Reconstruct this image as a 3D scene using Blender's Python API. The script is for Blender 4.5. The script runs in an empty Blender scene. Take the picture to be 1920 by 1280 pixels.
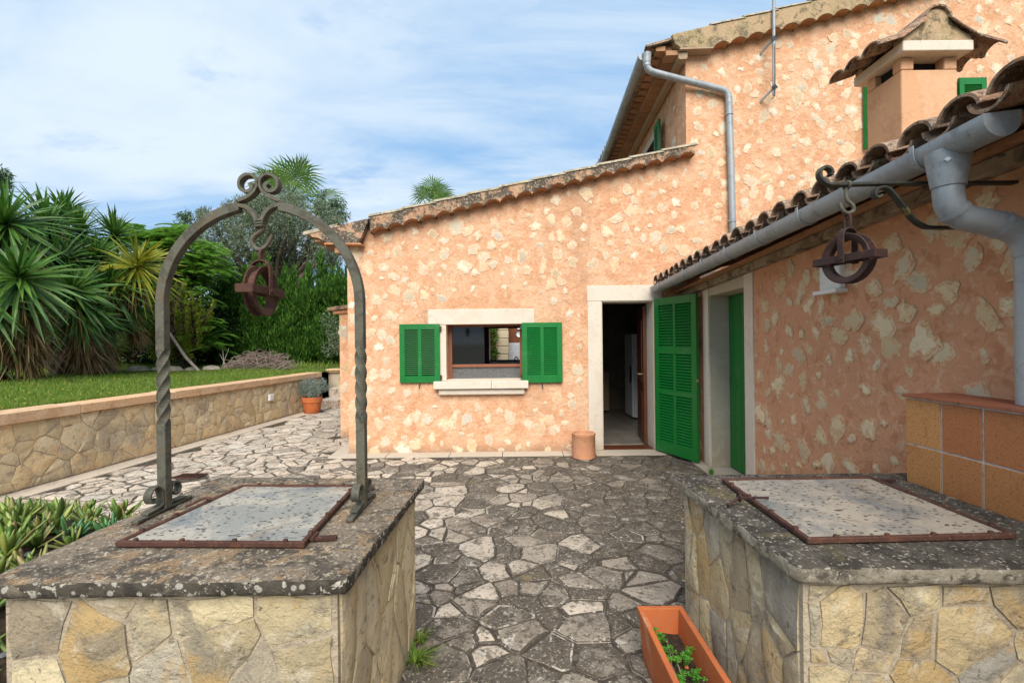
import bpy, bmesh, math, random
import numpy as np
from mathutils import Vector, Matrix
from mathutils.geometry import tessellate_polygon
from mathutils import noise as mnoise

# ------------------------------------------------------------------ camera, sky, sun, exposure
scene = bpy.context.scene
COL = scene.collection
rnd = random.Random(7)
nr = np.random.RandomState(11)

cam_d = bpy.data.cameras.new('camera')
cam_d.sensor_width = 36.0
cam_d.lens = 16.0
cam_d.clip_start = 0.05
cam_d.clip_end = 2000
cam = bpy.data.objects.new('camera', cam_d)
COL.objects.link(cam)
cam.matrix_world = Matrix.Translation((0, 0, 1.6)) @ Matrix.Rotation(math.radians(90), 4, 'X') @ Matrix.Rotation(math.radians(-0.65), 4, 'Z')
scene.camera = cam
CAM = Vector((0, 0, 1.6))
F = 853.3
ROLL = math.radians(0.65)


def project(p):
    """pixel of a world point in the 1920x1280 picture, or None behind the camera"""
    if p[1] < 0.1:
        return None
    u, v = F * p[0] / p[1], F * (1.6 - p[2]) / p[1]
    return 960 + u * math.cos(ROLL) + v * math.sin(ROLL), 640 - u * math.sin(ROLL) + v * math.cos(ROLL)


SUN_EL, SUN_AZ = 43.0, 180.0      # azimuth clockwise from +Y: behind the camera
world = bpy.data.worlds.new('World')
scene.world = world
world.use_nodes = True
wn, wl = world.node_tree.nodes, world.node_tree.links
wn.clear()
w_out = wn.new('ShaderNodeOutputWorld')
w_bg = wn.new('ShaderNodeBackground')
w_sky = wn.new('ShaderNodeTexSky')
w_sky.sky_type = 'NISHITA'
w_sky.sun_disc = False
w_sky.sun_elevation = math.radians(SUN_EL)
w_sky.sun_rotation = math.radians(SUN_AZ)
w_sky.air_density = 1.0
w_sky.dust_density = 0.6
w_sky.ozone_density = 2.0
w_bg.inputs['Strength'].default_value = 0.075
tc = wn.new('ShaderNodeTexCoord')
sep = wn.new('ShaderNodeSeparateXYZ')
wl.new(tc.outputs['Generated'], sep.inputs[0])


def wmath(op, a, b=None):
    n = wn.new('ShaderNodeMath')
    n.operation = op
    for i, v in enumerate((a, b)):
        if v is None:
            continue
        if isinstance(v, (int, float)):
            n.inputs[i].default_value = v
        else:
            wl.new(v, n.inputs[i])
    return n.outputs[0]


zc = wmath('ADD', wmath('MAXIMUM', sep.outputs[2], 0.0), 0.16)
cmb = wn.new('ShaderNodeCombineXYZ')          # cloud deck seen in perspective
wl.new(wmath('DIVIDE', sep.outputs[0], zc), cmb.inputs[0])
wl.new(wmath('DIVIDE', sep.outputs[1], zc), cmb.inputs[1])


def wnoise(scale, detail, rough, dist, sx, sy, rot, off):
    mp = wn.new('ShaderNodeMapping')
    mp.inputs['Rotation'].default_value = (0, 0, math.radians(rot))
    mp.inputs['Scale'].default_value = (sx, sy, 1)
    mp.inputs['Location'].default_value = (off, off * 0.7, 0)
    wl.new(cmb.outputs[0], mp.inputs['Vector'])
    t = wn.new('ShaderNodeTexNoise')
    t.inputs['Scale'].default_value = scale
    t.inputs['Detail'].default_value = detail
    t.inputs['Roughness'].default_value = rough
    t.inputs['Distortion'].default_value = dist
    wl.new(mp.outputs[0], t.inputs['Vector'])
    return t.outputs['Fac']


def wramp(v, a, b):
    n = wn.new('ShaderNodeMapRange')
    n.interpolation_type = 'SMOOTHSTEP'
    n.inputs['From Min'].default_value = a
    n.inputs['From Max'].default_value = b
    wl.new(v, n.inputs['Value'])
    return n.outputs[0]


def wmix(fac, a, b):
    n = wn.new('ShaderNodeMix')
    n.data_type = 'RGBA'
    wl.new(fac, n.inputs[0])
    for i, v in ((6, a), (7, b)):
        if isinstance(v, tuple):
            n.inputs[i].default_value = (*v, 1)
        else:
            wl.new(v, n.inputs[i])
    return n.outputs[2]


big = wramp(wnoise(0.9, 8, 0.55, 0.5, 0.7, 1.3, 24, 3.1), 0.34, 0.66)
streak = wramp(wnoise(1.2, 9, 0.6, 0.4, 0.45, 1.7, -32, 7.7), 0.36, 0.68)
small = wramp(wnoise(1.9, 8, 0.6, 0.3, 0.7, 1.2, 10, 1.3), 0.53, 0.70)
SKY_BLUE = (1.95, 3.75, 6.2)
SKY_WHITE = (5.5, 6.25, 6.9)
SKY_GREY = (2.1, 3.6, 5.9)
mist = wmix(wmath('ADD', 0.85, 0.0), w_sky.outputs[0], SKY_BLUE)
c1 = wmix(wmath('MULTIPLY', wmath('MAXIMUM', big, wmath('MULTIPLY', streak, 0.8)), 0.92), mist, SKY_WHITE)
c2 = wmix(wmath('MULTIPLY', small, 0.75), c1, SKY_GREY)
wl.new(c2, w_bg.inputs['Color'])
wl.new(w_bg.outputs[0], w_out.inputs['Surface'])

sun_d = bpy.data.lights.new('sun', 'SUN')
sun_d.energy = 2.7
sun_d.angle = math.radians(45)
sun_d.color = (1.0, 0.95, 0.87)
sun = bpy.data.objects.new('sun', sun_d)
COL.objects.link(sun)
el, az = math.radians(SUN_EL), math.radians(SUN_AZ)
to_sun = Vector((math.sin(az) * math.cos(el), math.cos(az) * math.cos(el), math.sin(el)))
sun.rotation_euler = to_sun.to_track_quat('Z', 'Y').to_euler()

scene.view_settings.view_transform = 'Standard'
scene.view_settings.look = 'None'
scene.view_settings.gamma = 1
scene.view_settings.use_curve_mapping = False
scene.view_settings.exposure = 1.02
scene.cycles.max_bounces = 8
scene.cycles.use_denoising = True

# ------------------------------------------------------------------ materials


def mat(name, col, rough=0.85, spec=0.3, metal=0.0, pal=None, var=0.0, layers=(), bump=(), trans=0.0, vcoord=None):
    """procedural material; layers = (colour, kind, scale, lo, hi, amount, stretch); bump = (kind, scale, metres, stretch)"""
    m = bpy.data.materials.new(name)
    m.use_nodes = True
    N, L = m.node_tree.nodes, m.node_tree.links
    N.clear()
    out = N.new('ShaderNodeOutputMaterial')
    b = N.new('ShaderNodeBsdfPrincipled')
    b.inputs['Roughness'].default_value = rough
    b.inputs['Specular IOR Level'].default_value = spec
    b.inputs['Metallic'].default_value = metal
    geo = N.new('ShaderNodeNewGeometry')

    def mth(op, a, c=None):
        n = N.new('ShaderNodeMath')
        n.operation = op
        for i, v in enumerate((a, c)):
            if v is None:
                continue
            if isinstance(v, (int, float)):
                n.inputs[i].default_value = v
            else:
                L.new(v, n.inputs[i])
        return n.outputs[0]

    def tex(kind, scale, stretch=(1, 1, 1)):
        mp = N.new('ShaderNodeMapping')
        mp.inputs['Scale'].default_value = stretch
        L.new(geo.outputs['Position'], mp.inputs['Vector'])
        if kind == 'n' or kind == 'N':
            t = N.new('ShaderNodeTexNoise')
            t.inputs['Detail'].default_value = 3 if kind == 'n' else 9
            t.inputs['Roughness'].default_value = 0.55 if kind == 'n' else 0.68
            t.inputs['Distortion'].default_value = 0.15 if kind == 'n' else 0.5
            o = t.outputs['Fac']
        elif kind == 'v':
            t = N.new('ShaderNodeTexVoronoi')
            o = t.outputs['Distance']
        elif kind == 'c':
            t = N.new('ShaderNodeTexVoronoi')
            t.feature = 'DISTANCE_TO_EDGE'
            o = t.outputs['Distance']
        elif kind == 'w':
            t = N.new('ShaderNodeTexWave')
            t.inputs['Distortion'].default_value = 6
            t.inputs['Detail'].default_value = 3
            o = t.outputs['Fac']
        t.inputs['Scale'].default_value = scale
        L.new(mp.outputs[0], t.inputs['Vector'])
        return o

    def con(v):                    # spread the noise over the whole 0..1 range
        return mth('ADD', mth('MULTIPLY', v, 2.0), -0.5)

    oi = N.new('ShaderNodeObjectInfo')
    rand = mth('FRACT', mth('ADD', oi.outputs['Random'], geo.outputs['Random Per Island']))
    cur = None
    if pal:
        r = N.new('ShaderNodeValToRGB')
        els = r.color_ramp.elements
        r.color_ramp.interpolation = 'LINEAR'
        while len(els) < len(pal):
            els.new(0.5)
        for i, c in enumerate(pal):
            els[i].position = i / max(1, len(pal) - 1)
            els[i].color = (*c, 1)
        L.new(rand, r.inputs[0])
        cur = r.outputs[0]
    else:
        n = N.new('ShaderNodeRGB')
        n.outputs[0].default_value = (*col, 1)
        cur = n.outputs[0]
    if var:
        hs = N.new('ShaderNodeHueSaturation')
        r2 = mth('FRACT', mth('MULTIPLY', rand, 37.7))
        L.new(mth('ADD', mth('MULTIPLY', r2, 2 * var), 1 - var), hs.inputs['Value'])
        L.new(cur, hs.inputs['Color'])
        cur = hs.outputs[0]
    for ly in layers:
        c, kind, scale, lo, hi, amt = ly[:6]
        stretch = ly[6] if len(ly) > 6 else (1, 1, 1)
        mr = N.new('ShaderNodeMapRange')
        mr.interpolation_type = 'SMOOTHSTEP'
        mr.inputs['From Min'].default_value = min(lo, hi)
        mr.inputs['From Max'].default_value = max(lo, hi)
        if lo > hi:
            mr.inputs['To Min'].default_value = 1
            mr.inputs['To Max'].default_value = 0
        if kind == 'rand':
            src = mth('FRACT', mth('MULTIPLY', rand, scale))
        elif kind == 'paint_x':        # wear that changes across the yard, with a ragged limit
            sp = N.new('ShaderNodeSeparateXYZ')
            L.new(geo.outputs['Position'], sp.inputs[0])
            src = mth('ADD', mth('ADD', sp.outputs[0], mth('MULTIPLY', tex('N', 0.9), 3.0)), mth('MULTIPLY', rand, scale))
        elif kind == 'low':            # splash dirt close to the ground
            sp = N.new('ShaderNodeSeparateXYZ')
            L.new(geo.outputs['Position'], sp.inputs[0])
            src = mth('ADD', sp.outputs[2], mth('MULTIPLY', tex('N', scale), 0.3))
        else:
            src = tex(kind, scale, stretch)
            if kind in 'Nn':
                src = con(src)
        L.new(src, mr.inputs['Value'])
        mx = N.new('ShaderNodeMix')
        mx.data_type = 'RGBA'
        L.new(mth('MULTIPLY', mr.outputs[0], amt), mx.inputs[0])
        L.new(cur, mx.inputs[6])
        mx.inputs[7].default_value = (*c, 1)
        cur = mx.outputs[2]
    L.new(cur, b.inputs['Base Color'])
    last = None
    for bp in bump:
        kind, scale, dist = bp[:3]
        stretch = bp[3] if len(bp) > 3 else (1, 1, 1)
        bn = N.new('ShaderNodeBump')
        bn.inputs['Strength'].default_value = 1.0
        bn.inputs['Distance'].default_value = dist
        L.new(tex(kind, scale, stretch), bn.inputs['Height'])
        if last is not None:
            L.new(last, bn.inputs['Normal'])
        last = bn.outputs[0]
    if last is not None:
        L.new(last, b.inputs['Normal'])
    sh = b.outputs[0]
    if trans:
        t = N.new('ShaderNodeBsdfTranslucent')
        L.new(cur, t.inputs['Color'])
        ms = N.new('ShaderNodeMixShader')
        ms.inputs[0].default_value = trans
        L.new(sh, ms.inputs[1])
        L.new(t.outputs[0], ms.inputs[2])
        sh = ms.outputs[0]
    L.new(sh, out.inputs['Surface'])
    return m


STUCCO = mat('stucco', (0.65, 0.35, 0.20), 0.95, 0.1, layers=[
    ((0.71, 0.45, 0.285), 'N', 2.6, 0.40, 0.66, 0.75), ((0.57, 0.275, 0.14), 'N', 6.0, 0.52, 0.74, 0.65),
    ((0.72, 0.50, 0.32), 'N', 9.0, 0.54, 0.74, 0.75), ((0.76, 0.56, 0.39), 'N', 21.0, 0.62, 0.80, 0.45), ((0.42, 0.19, 0.10), 'N', 26.0, 0.64, 0.82, 0.6), ((0.46, 0.26, 0.155), 'N', 1.3, 0.58, 0.85, 0.5, (1, 1, .3)),
    ((0.22, 0.16, 0.11), 'low', 2.5, 0.34, 0.16, 0.55)],
    bump=[('N', 5.0, 0.03), ('N', 22.0, 0.014), ('n', 110.0, 0.004)])
STUCCO_RED = mat('stucco_red', (0.64, 0.325, 0.185), 0.95, 0.1, layers=[
    ((0.60, 0.32, 0.18), 'N', 4.0, 0.42, 0.66, 0.7), ((0.47, 0.20, 0.10), 'N', 8.0, 0.54, 0.76, 0.65),
    ((0.70, 0.48, 0.32), 'N', 14.0, 0.58, 0.76, 0.6), ((0.22, 0.15, 0.10), 'low', 2.5, 0.3, 0.12, 0.5)],
    bump=[('N', 7.0, 0.022), ('N', 30.0, 0.01), ('n', 150.0, 0.003)])
CHIM = mat('chimney_plaster', (0.60, 0.34, 0.19), 0.95, 0.1, layers=[
    ((0.48, 0.25, 0.14), 'N', 6.0, 0.5, 0.7, 0.5), ((0.66, 0.42, 0.26), 'N', 3.0, 0.5, 0.7, 0.5)],
    bump=[('N', 30.0, 0.006), ('n', 140.0, 0.003)])
WALLSTONE = mat('wall_stone', (0.66, 0.55, 0.38), 0.9, 0.15, var=0.14,
    pal=[(0.66, 0.54, 0.36), (0.59, 0.51, 0.38), (0.68, 0.58, 0.42), (0.60, 0.44, 0.24), (0.69, 0.61, 0.48), (0.50, 0.46, 0.38), (0.64, 0.49, 0.30), (0.63, 0.45, 0.28)],
    layers=[((0.63, 0.40, 0.25), 'N', 9.0, 0.50, 0.70, 0.7), ((0.42, 0.36, 0.26), 'N', 26.0, 0.6, 0.8, 0.5),
            ((0.78, 0.71, 0.58), 'N', 17.0, 0.62, 0.82, 0.5)],
    bump=[('N', 18.0, 0.012), ('N', 60.0, 0.004)])
WALLRIM = mat('stone_edge_in_render', (0.66, 0.37, 0.215), 0.95, 0.1, layers=[
    ((0.67, 0.56, 0.40), 'N', 34.0, 0.38, 0.54, 0.95), ((0.44, 0.22, 0.12), 'N', 26.0, 0.66, 0.80, 0.6)], bump=[('N', 22.0, 0.012), ('n', 110.0, 0.004)])
ANNEXSTONE = mat('annex_stone', (0.64, 0.51, 0.32), 0.9, 0.15, var=0.12,
    pal=[(0.70, 0.56, 0.36), (0.64, 0.52, 0.35), (0.72, 0.60, 0.41), (0.60, 0.45, 0.25), (0.56, 0.48, 0.35), (0.66, 0.50, 0.29)],
    layers=[((0.58, 0.32, 0.18), 'N', 8.0, 0.52, 0.74, 0.65), ((0.40, 0.32, 0.20), 'N', 22.0, 0.6, 0.8, 0.5)], bump=[('N', 18.0, 0.012), ('N', 60.0, 0.004)])
ANNEXRIM = mat('stone_edge_in_red_render', (0.60, 0.30, 0.165), 0.95, 0.1, layers=[
    ((0.64, 0.50, 0.31), 'N', 34.0, 0.40, 0.56, 0.95), ((0.34, 0.15, 0.085), 'N', 26.0, 0.64, 0.78, 0.65)], bump=[('N', 22.0, 0.012), ('n', 110.0, 0.004)])
WELLSTONE = mat('well_stone', (0.55, 0.43, 0.25), 0.88, 0.2, var=0.16,
    pal=[(0.60, 0.46, 0.25), (0.42, 0.34, 0.23), (0.64, 0.53, 0.33), (0.34, 0.31, 0.26), (0.58, 0.40, 0.18), (0.46, 0.40, 0.30), (0.66, 0.54, 0.32), (0.38, 0.30, 0.18)],
    layers=[((0.27, 0.235, 0.18), 'N', 4.0, 0.46, 0.72, 0.75), ((0.56, 0.36, 0.14), 'N', 5.0, 0.58, 0.78, 0.6),
            ((0.64, 0.56, 0.41), 'N', 9.0, 0.58, 0.78, 0.65), ((0.20, 0.165, 0.12), 'N', 15.0, 0.62, 0.8, 0.6), ((0.10, 0.08, 0.06), 'N', 30.0, 0.70, 0.84, 0.75)],
    bump=[('N', 4.5, 0.05), ('N', 16.0, 0.02), ('n', 90.0, 0.003)])
RETSTONE = mat('retaining_stone', (0.55, 0.43, 0.27), 0.9, 0.15, var=0.13,
    pal=[(0.64, 0.50, 0.30), (0.58, 0.44, 0.25), (0.69, 0.56, 0.36), (0.52, 0.42, 0.28), (0.68, 0.50, 0.28)],
    layers=[((0.30, 0.25, 0.19), 'N', 2.2, 0.5, 0.72, 0.6), ((0.62, 0.40, 0.20), 'N', 5.0, 0.56, 0.72, 0.45),
            ((0.17, 0.13, 0.10), 'N', 14.0, 0.62, 0.75, 0.45)],
    bump=[('N', 6.0, 0.03), ('N', 25.0, 0.01)])
MORTAR = mat('mortar', (0.44, 0.36, 0.255), 0.95, 0.1, layers=[((0.27, 0.22, 0.16), 'N', 7, 0.5, 0.75, 0.7),
    ((0.54, 0.46, 0.34), 'N', 40, 0.55, 0.75, 0.6), ((0.14, 0.115, 0.085), 'N', 22, 0.62, 0.8, 0.6)], bump=[('N', 40, 0.012), ('n', 160, 0.003)])
PAVE = mat('paving_stone', (0.5, 0.45, 0.38), 0.85, 0.25, var=0.12,
    pal=[(0.49, 0.405, 0.315), (0.58, 0.485, 0.38), (0.53, 0.41, 0.31), (0.61, 0.53, 0.43), (0.43, 0.35, 0.265)],
    layers=[((0.072, 0.057, 0.042), 'paint_x', 4.6, 1.5, 4.0, 0.93),
            ((0.30, 0.255, 0.20), 'N', 4.0, 0.50, 0.72, 0.6),
            ((0.055, 0.046, 0.036), 'N', 8.0, 0.56, 0.74, 0.72),
            ((0.05, 0.042, 0.034), 'N', 34.0, 0.56, 0.70, 0.75),
            ((0.44, 0.39, 0.31), 'N', 60.0, 0.62, 0.74, 0.7),
            ((0.54, 0.49, 0.41), 'N', 13.0, 0.68, 0.80, 0.75),
            ((0.24, 0.17, 0.06), 'N', 2.6, 0.70, 0.84, 0.45)],
    bump=[('N', 9.0, 0.012), ('N', 55.0, 0.004)])
PAVERIM = mat('paving_worn_edge', (0.44, 0.38, 0.31), 0.88, 0.2, var=0.15, layers=[((0.072, 0.057, 0.042), 'rand', 7.3, 0.12, 0.35, 0.9), ((0.072, 0.057, 0.042), 'N', 6.5, 0.36, 0.52, 0.9),
    ((0.06, 0.05, 0.04), 'N', 14.0, 0.52, 0.70, 0.7), ((0.55, 0.50, 0.43), 'N', 40.0, 0.62, 0.74, 0.7)], bump=[('N', 40, 0.006)])
PAVEJOINT = mat('paving_joint', (0.070, 0.056, 0.043), 0.95, 0.1, layers=[((0.19, 0.16, 0.12), 'N', 20, 0.5, 0.7, 0.6),
    ((0.045, 0.038, 0.03), 'N', 60, 0.5, 0.65, 0.6), ((0.06, 0.075, 0.03), 'N', 2.2, 0.62, 0.75, 0.5)], bump=[('N', 50, 0.008)])
EDGING = mat('edging_stone', (0.55, 0.46, 0.36), 0.88, 0.2, var=0.08, layers=[((0.36, 0.29, 0.23), 'N', 3, 0.5, 0.7, 0.6),
    ((0.20, 0.16, 0.12), 'N', 25, 0.6, 0.72, 0.5)], bump=[('N', 30, 0.005)])
LICHEN = mat('lichened_concrete', (0.23, 0.18, 0.13), 0.92, 0.2, layers=[
    ((0.075, 0.062, 0.048), 'N', 5.0, 0.40, 0.62, 0.85), ((0.36, 0.23, 0.12), 'N', 9.0, 0.54, 0.68, 0.65),
    ((0.50, 0.41, 0.29), 'N', 44.0, 0.58, 0.72, 0.8), ((0.045, 0.038, 0.03), 'N', 70.0, 0.58, 0.72, 0.75),
    ((0.60, 0.53, 0.42), 'v', 42.0, 0.20, 0.12, 0.55), ((0.60, 0.53, 0.42), 'N', 20.0, 0.74, 0.84, 0.75)],
    bump=[('N', 30, 0.010), ('N', 90, 0.006), ('n', 260, 0.002)])
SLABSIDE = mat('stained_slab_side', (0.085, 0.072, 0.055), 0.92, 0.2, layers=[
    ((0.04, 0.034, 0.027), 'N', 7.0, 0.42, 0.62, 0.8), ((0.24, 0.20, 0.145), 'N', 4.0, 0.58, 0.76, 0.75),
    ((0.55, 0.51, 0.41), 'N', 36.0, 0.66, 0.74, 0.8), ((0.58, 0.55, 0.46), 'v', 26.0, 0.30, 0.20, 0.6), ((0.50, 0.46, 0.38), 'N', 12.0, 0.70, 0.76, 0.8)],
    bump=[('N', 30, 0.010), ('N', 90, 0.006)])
SLABSIDE_PALE = mat('pale_slab_side', (0.30, 0.26, 0.195), 0.92, 0.2, layers=[
    ((0.07, 0.06, 0.047), 'N', 5.0, 0.50, 0.66, 0.85), ((0.17, 0.145, 0.105), 'N', 11.0, 0.5, 0.72, 0.7),
    ((0.52, 0.48, 0.39), 'N', 34.0, 0.66, 0.76, 0.7), ((0.045, 0.04, 0.032), 'N', 26.0, 0.66, 0.76, 0.7)],
    bump=[('N', 30, 0.010), ('N', 90, 0.006)])
LICHEN_DARK = mat('lichened_concrete_dark', (0.10, 0.085, 0.068), 0.92, 0.2, layers=[
    ((0.04, 0.034, 0.028), 'N', 6.0, 0.42, 0.62, 0.8), ((0.16, 0.13, 0.06), 'N', 3.0, 0.58, 0.72, 0.6),
    ((0.46, 0.40, 0.32), 'N', 55.0, 0.64, 0.76, 0.8), ((0.03, 0.026, 0.02), 'N', 85.0, 0.58, 0.72, 0.7),
    ((0.56, 0.51, 0.42), 'N', 19.0, 0.74, 0.84, 0.75), ((0.55, 0.50, 0.42), 'v', 36.0, 0.2, 0.12, 0.6)],
    bump=[('N', 30, 0.010), ('N', 90, 0.006), ('n', 260, 0.002)])
PALE = mat('pale_limestone', (0.63, 0.55, 0.45), 0.85, 0.2, layers=[((0.58, 0.49, 0.38), 'N', 3, 0.48, 0.7, 0.6),
    ((0.40, 0.33, 0.25), 'N', 20, 0.64, 0.76, 0.4), ((0.30, 0.24, 0.17), 'low', 3, 0.36, 0.16, 0.45)], bump=[('N', 50, 0.003), ('n', 160, 0.001)])
CEMENT = mat('cement', (0.46, 0.40, 0.31), 0.95, 0.1, layers=[((0.36, 0.29, 0.20), 'low', 2.5, 0.75, 0.2, 0.6),
    ((0.52, 0.47, 0.39), 'N', 5, 0.5, 0.7, 0.5)], bump=[('N', 80, 0.003)])
COPING = mat('coping', (0.58, 0.36, 0.20), 0.9, 0.15, var=0.1, layers=[((0.66, 0.46, 0.29), 'N', 3, 0.45, 0.65, 0.7),
    ((0.40, 0.24, 0.14), 'N', 9, 0.58, 0.72, 0.5), ((0.2, 0.15, 0.11), 'N', 20, 0.63, 0.75, 0.4)], bump=[('N', 25, 0.006)])
GREEN = mat('green_paint', (0.0, 0.150, 0.020), 0.45, 0.45, layers=[((0.0, 0.115, 0.018), 'N', 2.0, 0.5, 0.75, 0.5),
    ((0.01, 0.19, 0.035), 'N', 9.0, 0.62, 0.8, 0.35), ((0.05, 0.17, 0.06), 'N', 5.0, 0.58, 0.8, 0.45), ((0.008, 0.06, 0.015), 'N', 30.0, 0.68, 0.8, 0.5)], bump=[('N', 40, 0.0006)])
ZINC = mat('zinc', (0.31, 0.335, 0.35), 0.5, 0.5, metal=0.15, layers=[((0.22, 0.24, 0.255), 'N', 5, 0.45, 0.72, 0.7),
    ((0.36, 0.38, 0.39), 'N', 20, 0.60, 0.78, 0.5), ((0.11, 0.115, 0.12), 'N', 12, 0.66, 0.82, 0.5)], bump=[('N', 30, 0.0015)])
IRON = mat('weathered_iron', (0.105, 0.100, 0.072), 0.75, 0.35, metal=0.15, layers=[((0.055, 0.05, 0.038), 'N', 12, 0.45, 0.65, 0.7),
    ((0.13, 0.085, 0.045), 'N', 7, 0.57, 0.7, 0.5), ((0.14, 0.135, 0.105), 'N', 50, 0.56, 0.7, 0.5)], bump=[('N', 60, 0.0025)])
BLACKIRON = mat('black_iron', (0.022, 0.022, 0.018), 0.6, 0.4, layers=[((0.06, 0.06, 0.04), 'N', 20, 0.55, 0.7, 0.6),
    ((0.30, 0.22, 0.04), 'N', 9, 0.66, 0.72, 0.55)], bump=[('N', 60, 0.002)])
RUST = mat('rust', (0.080, 0.036, 0.025), 0.82, 0.25, layers=[((0.050, 0.022, 0.017), 'N', 12, 0.45, 0.70, 0.7),
    ((0.15, 0.062, 0.033), 'N', 9, 0.58, 0.78, 0.6), ((0.20, 0.125, 0.08), 'N', 60, 0.66, 0.8, 0.6)], bump=[('N', 70, 0.003)])
RUSTDARK = mat('dark_rust', (0.042, 0.019, 0.015), 0.7, 0.35, layers=[((0.035, 0.018, 0.015), 'N', 15, 0.45, 0.65, 0.7),
    ((0.11, 0.045, 0.028), 'N', 9, 0.57, 0.7, 0.5)], bump=[('N', 70, 0.002)])
SHEET = mat('galvanised_sheet', (0.33, 0.31, 0.27), 0.42, 0.5, metal=0.3, layers=[((0.52, 0.45, 0.355), 'N', 2.4, 0.36, 0.60, 0.9),
    ((0.19, 0.21, 0.22), 'N', 3.1, 0.54, 0.76, 0.75), ((0.30, 0.21, 0.12), 'N', 5.0, 0.68, 0.84, 0.5),
    ((0.045, 0.042, 0.036), 'v', 30.0, 0.27, 0.20, 0.85, (1.0, 1.3, 1)), ((0.06, 0.057, 0.05), 'N', 17.0, 0.70, 0.75, 0.85, (0.8, 1.6, 1)), ((0.10, 0.095, 0.085), 'N', 55.0, 0.66, 0.76, 0.6), ((0.075, 0.07, 0.06), 'N', 5.5, 0.77, 0.81, 0.8, (1.0, 2.2, 1))],
    bump=[('N', 14, 0.003)])
TERRA = mat('terracotta', (0.46, 0.125, 0.038), 0.82, 0.25, layers=[((0.36, 0.095, 0.035), 'N', 4, 0.45, 0.7, 0.6),
    ((0.50, 0.24, 0.14), 'N', 6, 0.64, 0.82, 0.5), ((0.48, 0.29, 0.19), 'N', 4, 0.60, 0.82, 0.55, (1.5, 1.5, .4)), ((0.16, 0.07, 0.04), 'low', 6, 0.26, 0.14, 0.5), ((0.30, 0.15, 0.09), 'N', 18, 0.62, 0.75, 0.35)], bump=[('N', 60, 0.0015)])
TERRAPALE = mat('pale_terracotta', (0.58, 0.28, 0.155), 0.9, 0.2, layers=[((0.66, 0.38, 0.24), 'N', 5, 0.45, 0.7, 0.6),
    ((0.40, 0.17, 0.08), 'N', 8, 0.58, 0.75, 0.5)], bump=[('N', 50, 0.002)])
ROOFTILE = mat('roof_tile', (0.36, 0.20, 0.12), 0.92, 0.15, var=0.15,
    pal=[(0.36, 0.19, 0.11), (0.28, 0.15, 0.09), (0.40, 0.25, 0.16), (0.31, 0.20, 0.14)],
    layers=[((0.115, 0.085, 0.062), 'N', 5, 0.46, 0.70, 0.85), ((0.44, 0.34, 0.23), 'N', 12, 0.54, 0.74, 0.7),
            ((0.05, 0.042, 0.034), 'N', 24, 0.54, 0.66, 0.7), ((0.45, 0.41, 0.33), 'N', 60, 0.60, 0.68, 0.6)],
    bump=[('N', 22, 0.008), ('N', 80, 0.003)])
VERGE = mat('verge_plaster', (0.46, 0.24, 0.13), 0.95, 0.1, layers=[((0.52, 0.34, 0.20), 'N', 4, 0.45, 0.65, 0.6),
    ((0.055, 0.047, 0.038), 'N', 4.5, 0.34, 0.54, 0.9), ((0.40, 0.36, 0.29), 'N', 42, 0.56, 0.64, 0.75),
    ((0.07, 0.06, 0.045), 'N', 30, 0.55, 0.65, 0.5)], bump=[('N', 30, 0.008)])
VERGE_UP = mat('mossy_verge_plaster', (0.42, 0.29, 0.17), 0.95, 0.1, layers=[((0.27, 0.215, 0.105), 'N', 4, 0.45, 0.70, 0.7),
    ((0.10, 0.085, 0.055), 'N', 7, 0.50, 0.70, 0.75), ((0.45, 0.40, 0.28), 'N', 40, 0.58, 0.66, 0.6)], bump=[('N', 30, 0.008)])
VERGETOP = mat('weathered_cover_tile', (0.33, 0.28, 0.20), 0.92, 0.15, var=0.15, layers=[((0.44, 0.37, 0.26), 'N', 6, 0.46, 0.62, 0.8),
    ((0.11, 0.10, 0.07), 'N', 15, 0.55, 0.68, 0.7), ((0.45, 0.30, 0.06), 'N', 3, 0.66, 0.74, 0.5)], bump=[('N', 40, 0.006)])
CLAYLIP = mat('clay_lip', (0.46, 0.22, 0.11), 0.92, 0.15, var=0.12, layers=[((0.36, 0.17, 0.085), 'N', 9, 0.5, 0.68, 0.6)], bump=[('N', 50, 0.003)])
EAVEBRICK = mat('eave_brick', (0.36, 0.20, 0.11), 0.92, 0.15, var=0.2, layers=[((0.27, 0.15, 0.09), 'N', 7, 0.5, 0.68, 0.6)], bump=[('N', 40, 0.005)])
CORNICE = mat('cornice_plaster', (0.40, 0.29, 0.20), 0.95, 0.1, layers=[((0.31, 0.21, 0.14), 'N', 3, 0.45, 0.7, 0.6)], bump=[('N', 40, 0.004)])
BEAM = mat('weathered_beam', (0.36, 0.29, 0.22), 0.9, 0.15, layers=[((0.20, 0.15, 0.10), 'N', 5, 0.45, 0.65, 0.8),
    ((0.07, 0.055, 0.04), 'N', 9, 0.56, 0.68, 0.7)], bump=[('N', 30, 0.006)])
BROWNTILE = mat('brown_glazed_tile', (0.36, 0.15, 0.05), 0.5, 0.4, var=0.10,
    pal=[(0.50, 0.235, 0.08), (0.47, 0.21, 0.068), (0.35, 0.125, 0.045), (0.48, 0.22, 0.072)],
    layers=[((0.11, 0.04, 0.018), 'N', 150, 0.58, 0.70, 0.8), ((0.28, 0.105, 0.04), 'N', 9, 0.55, 0.8, 0.5)], bump=[('N', 120, 0.001)])
GROUT = mat('grout', (0.58, 0.53, 0.47), 0.95, 0.1, layers=[((0.34, 0.29, 0.25), 'N', 20, 0.5, 0.7, 0.6)], bump=[('N', 60, 0.003)])
DARKWOOD = mat('dark_wood', (0.12, 0.036, 0.016), 0.4, 0.5, layers=[((0.06, 0.018, 0.009), 'N', 8, 0.45, 0.7, 0.7, (6, 6, 0.6))])
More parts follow.
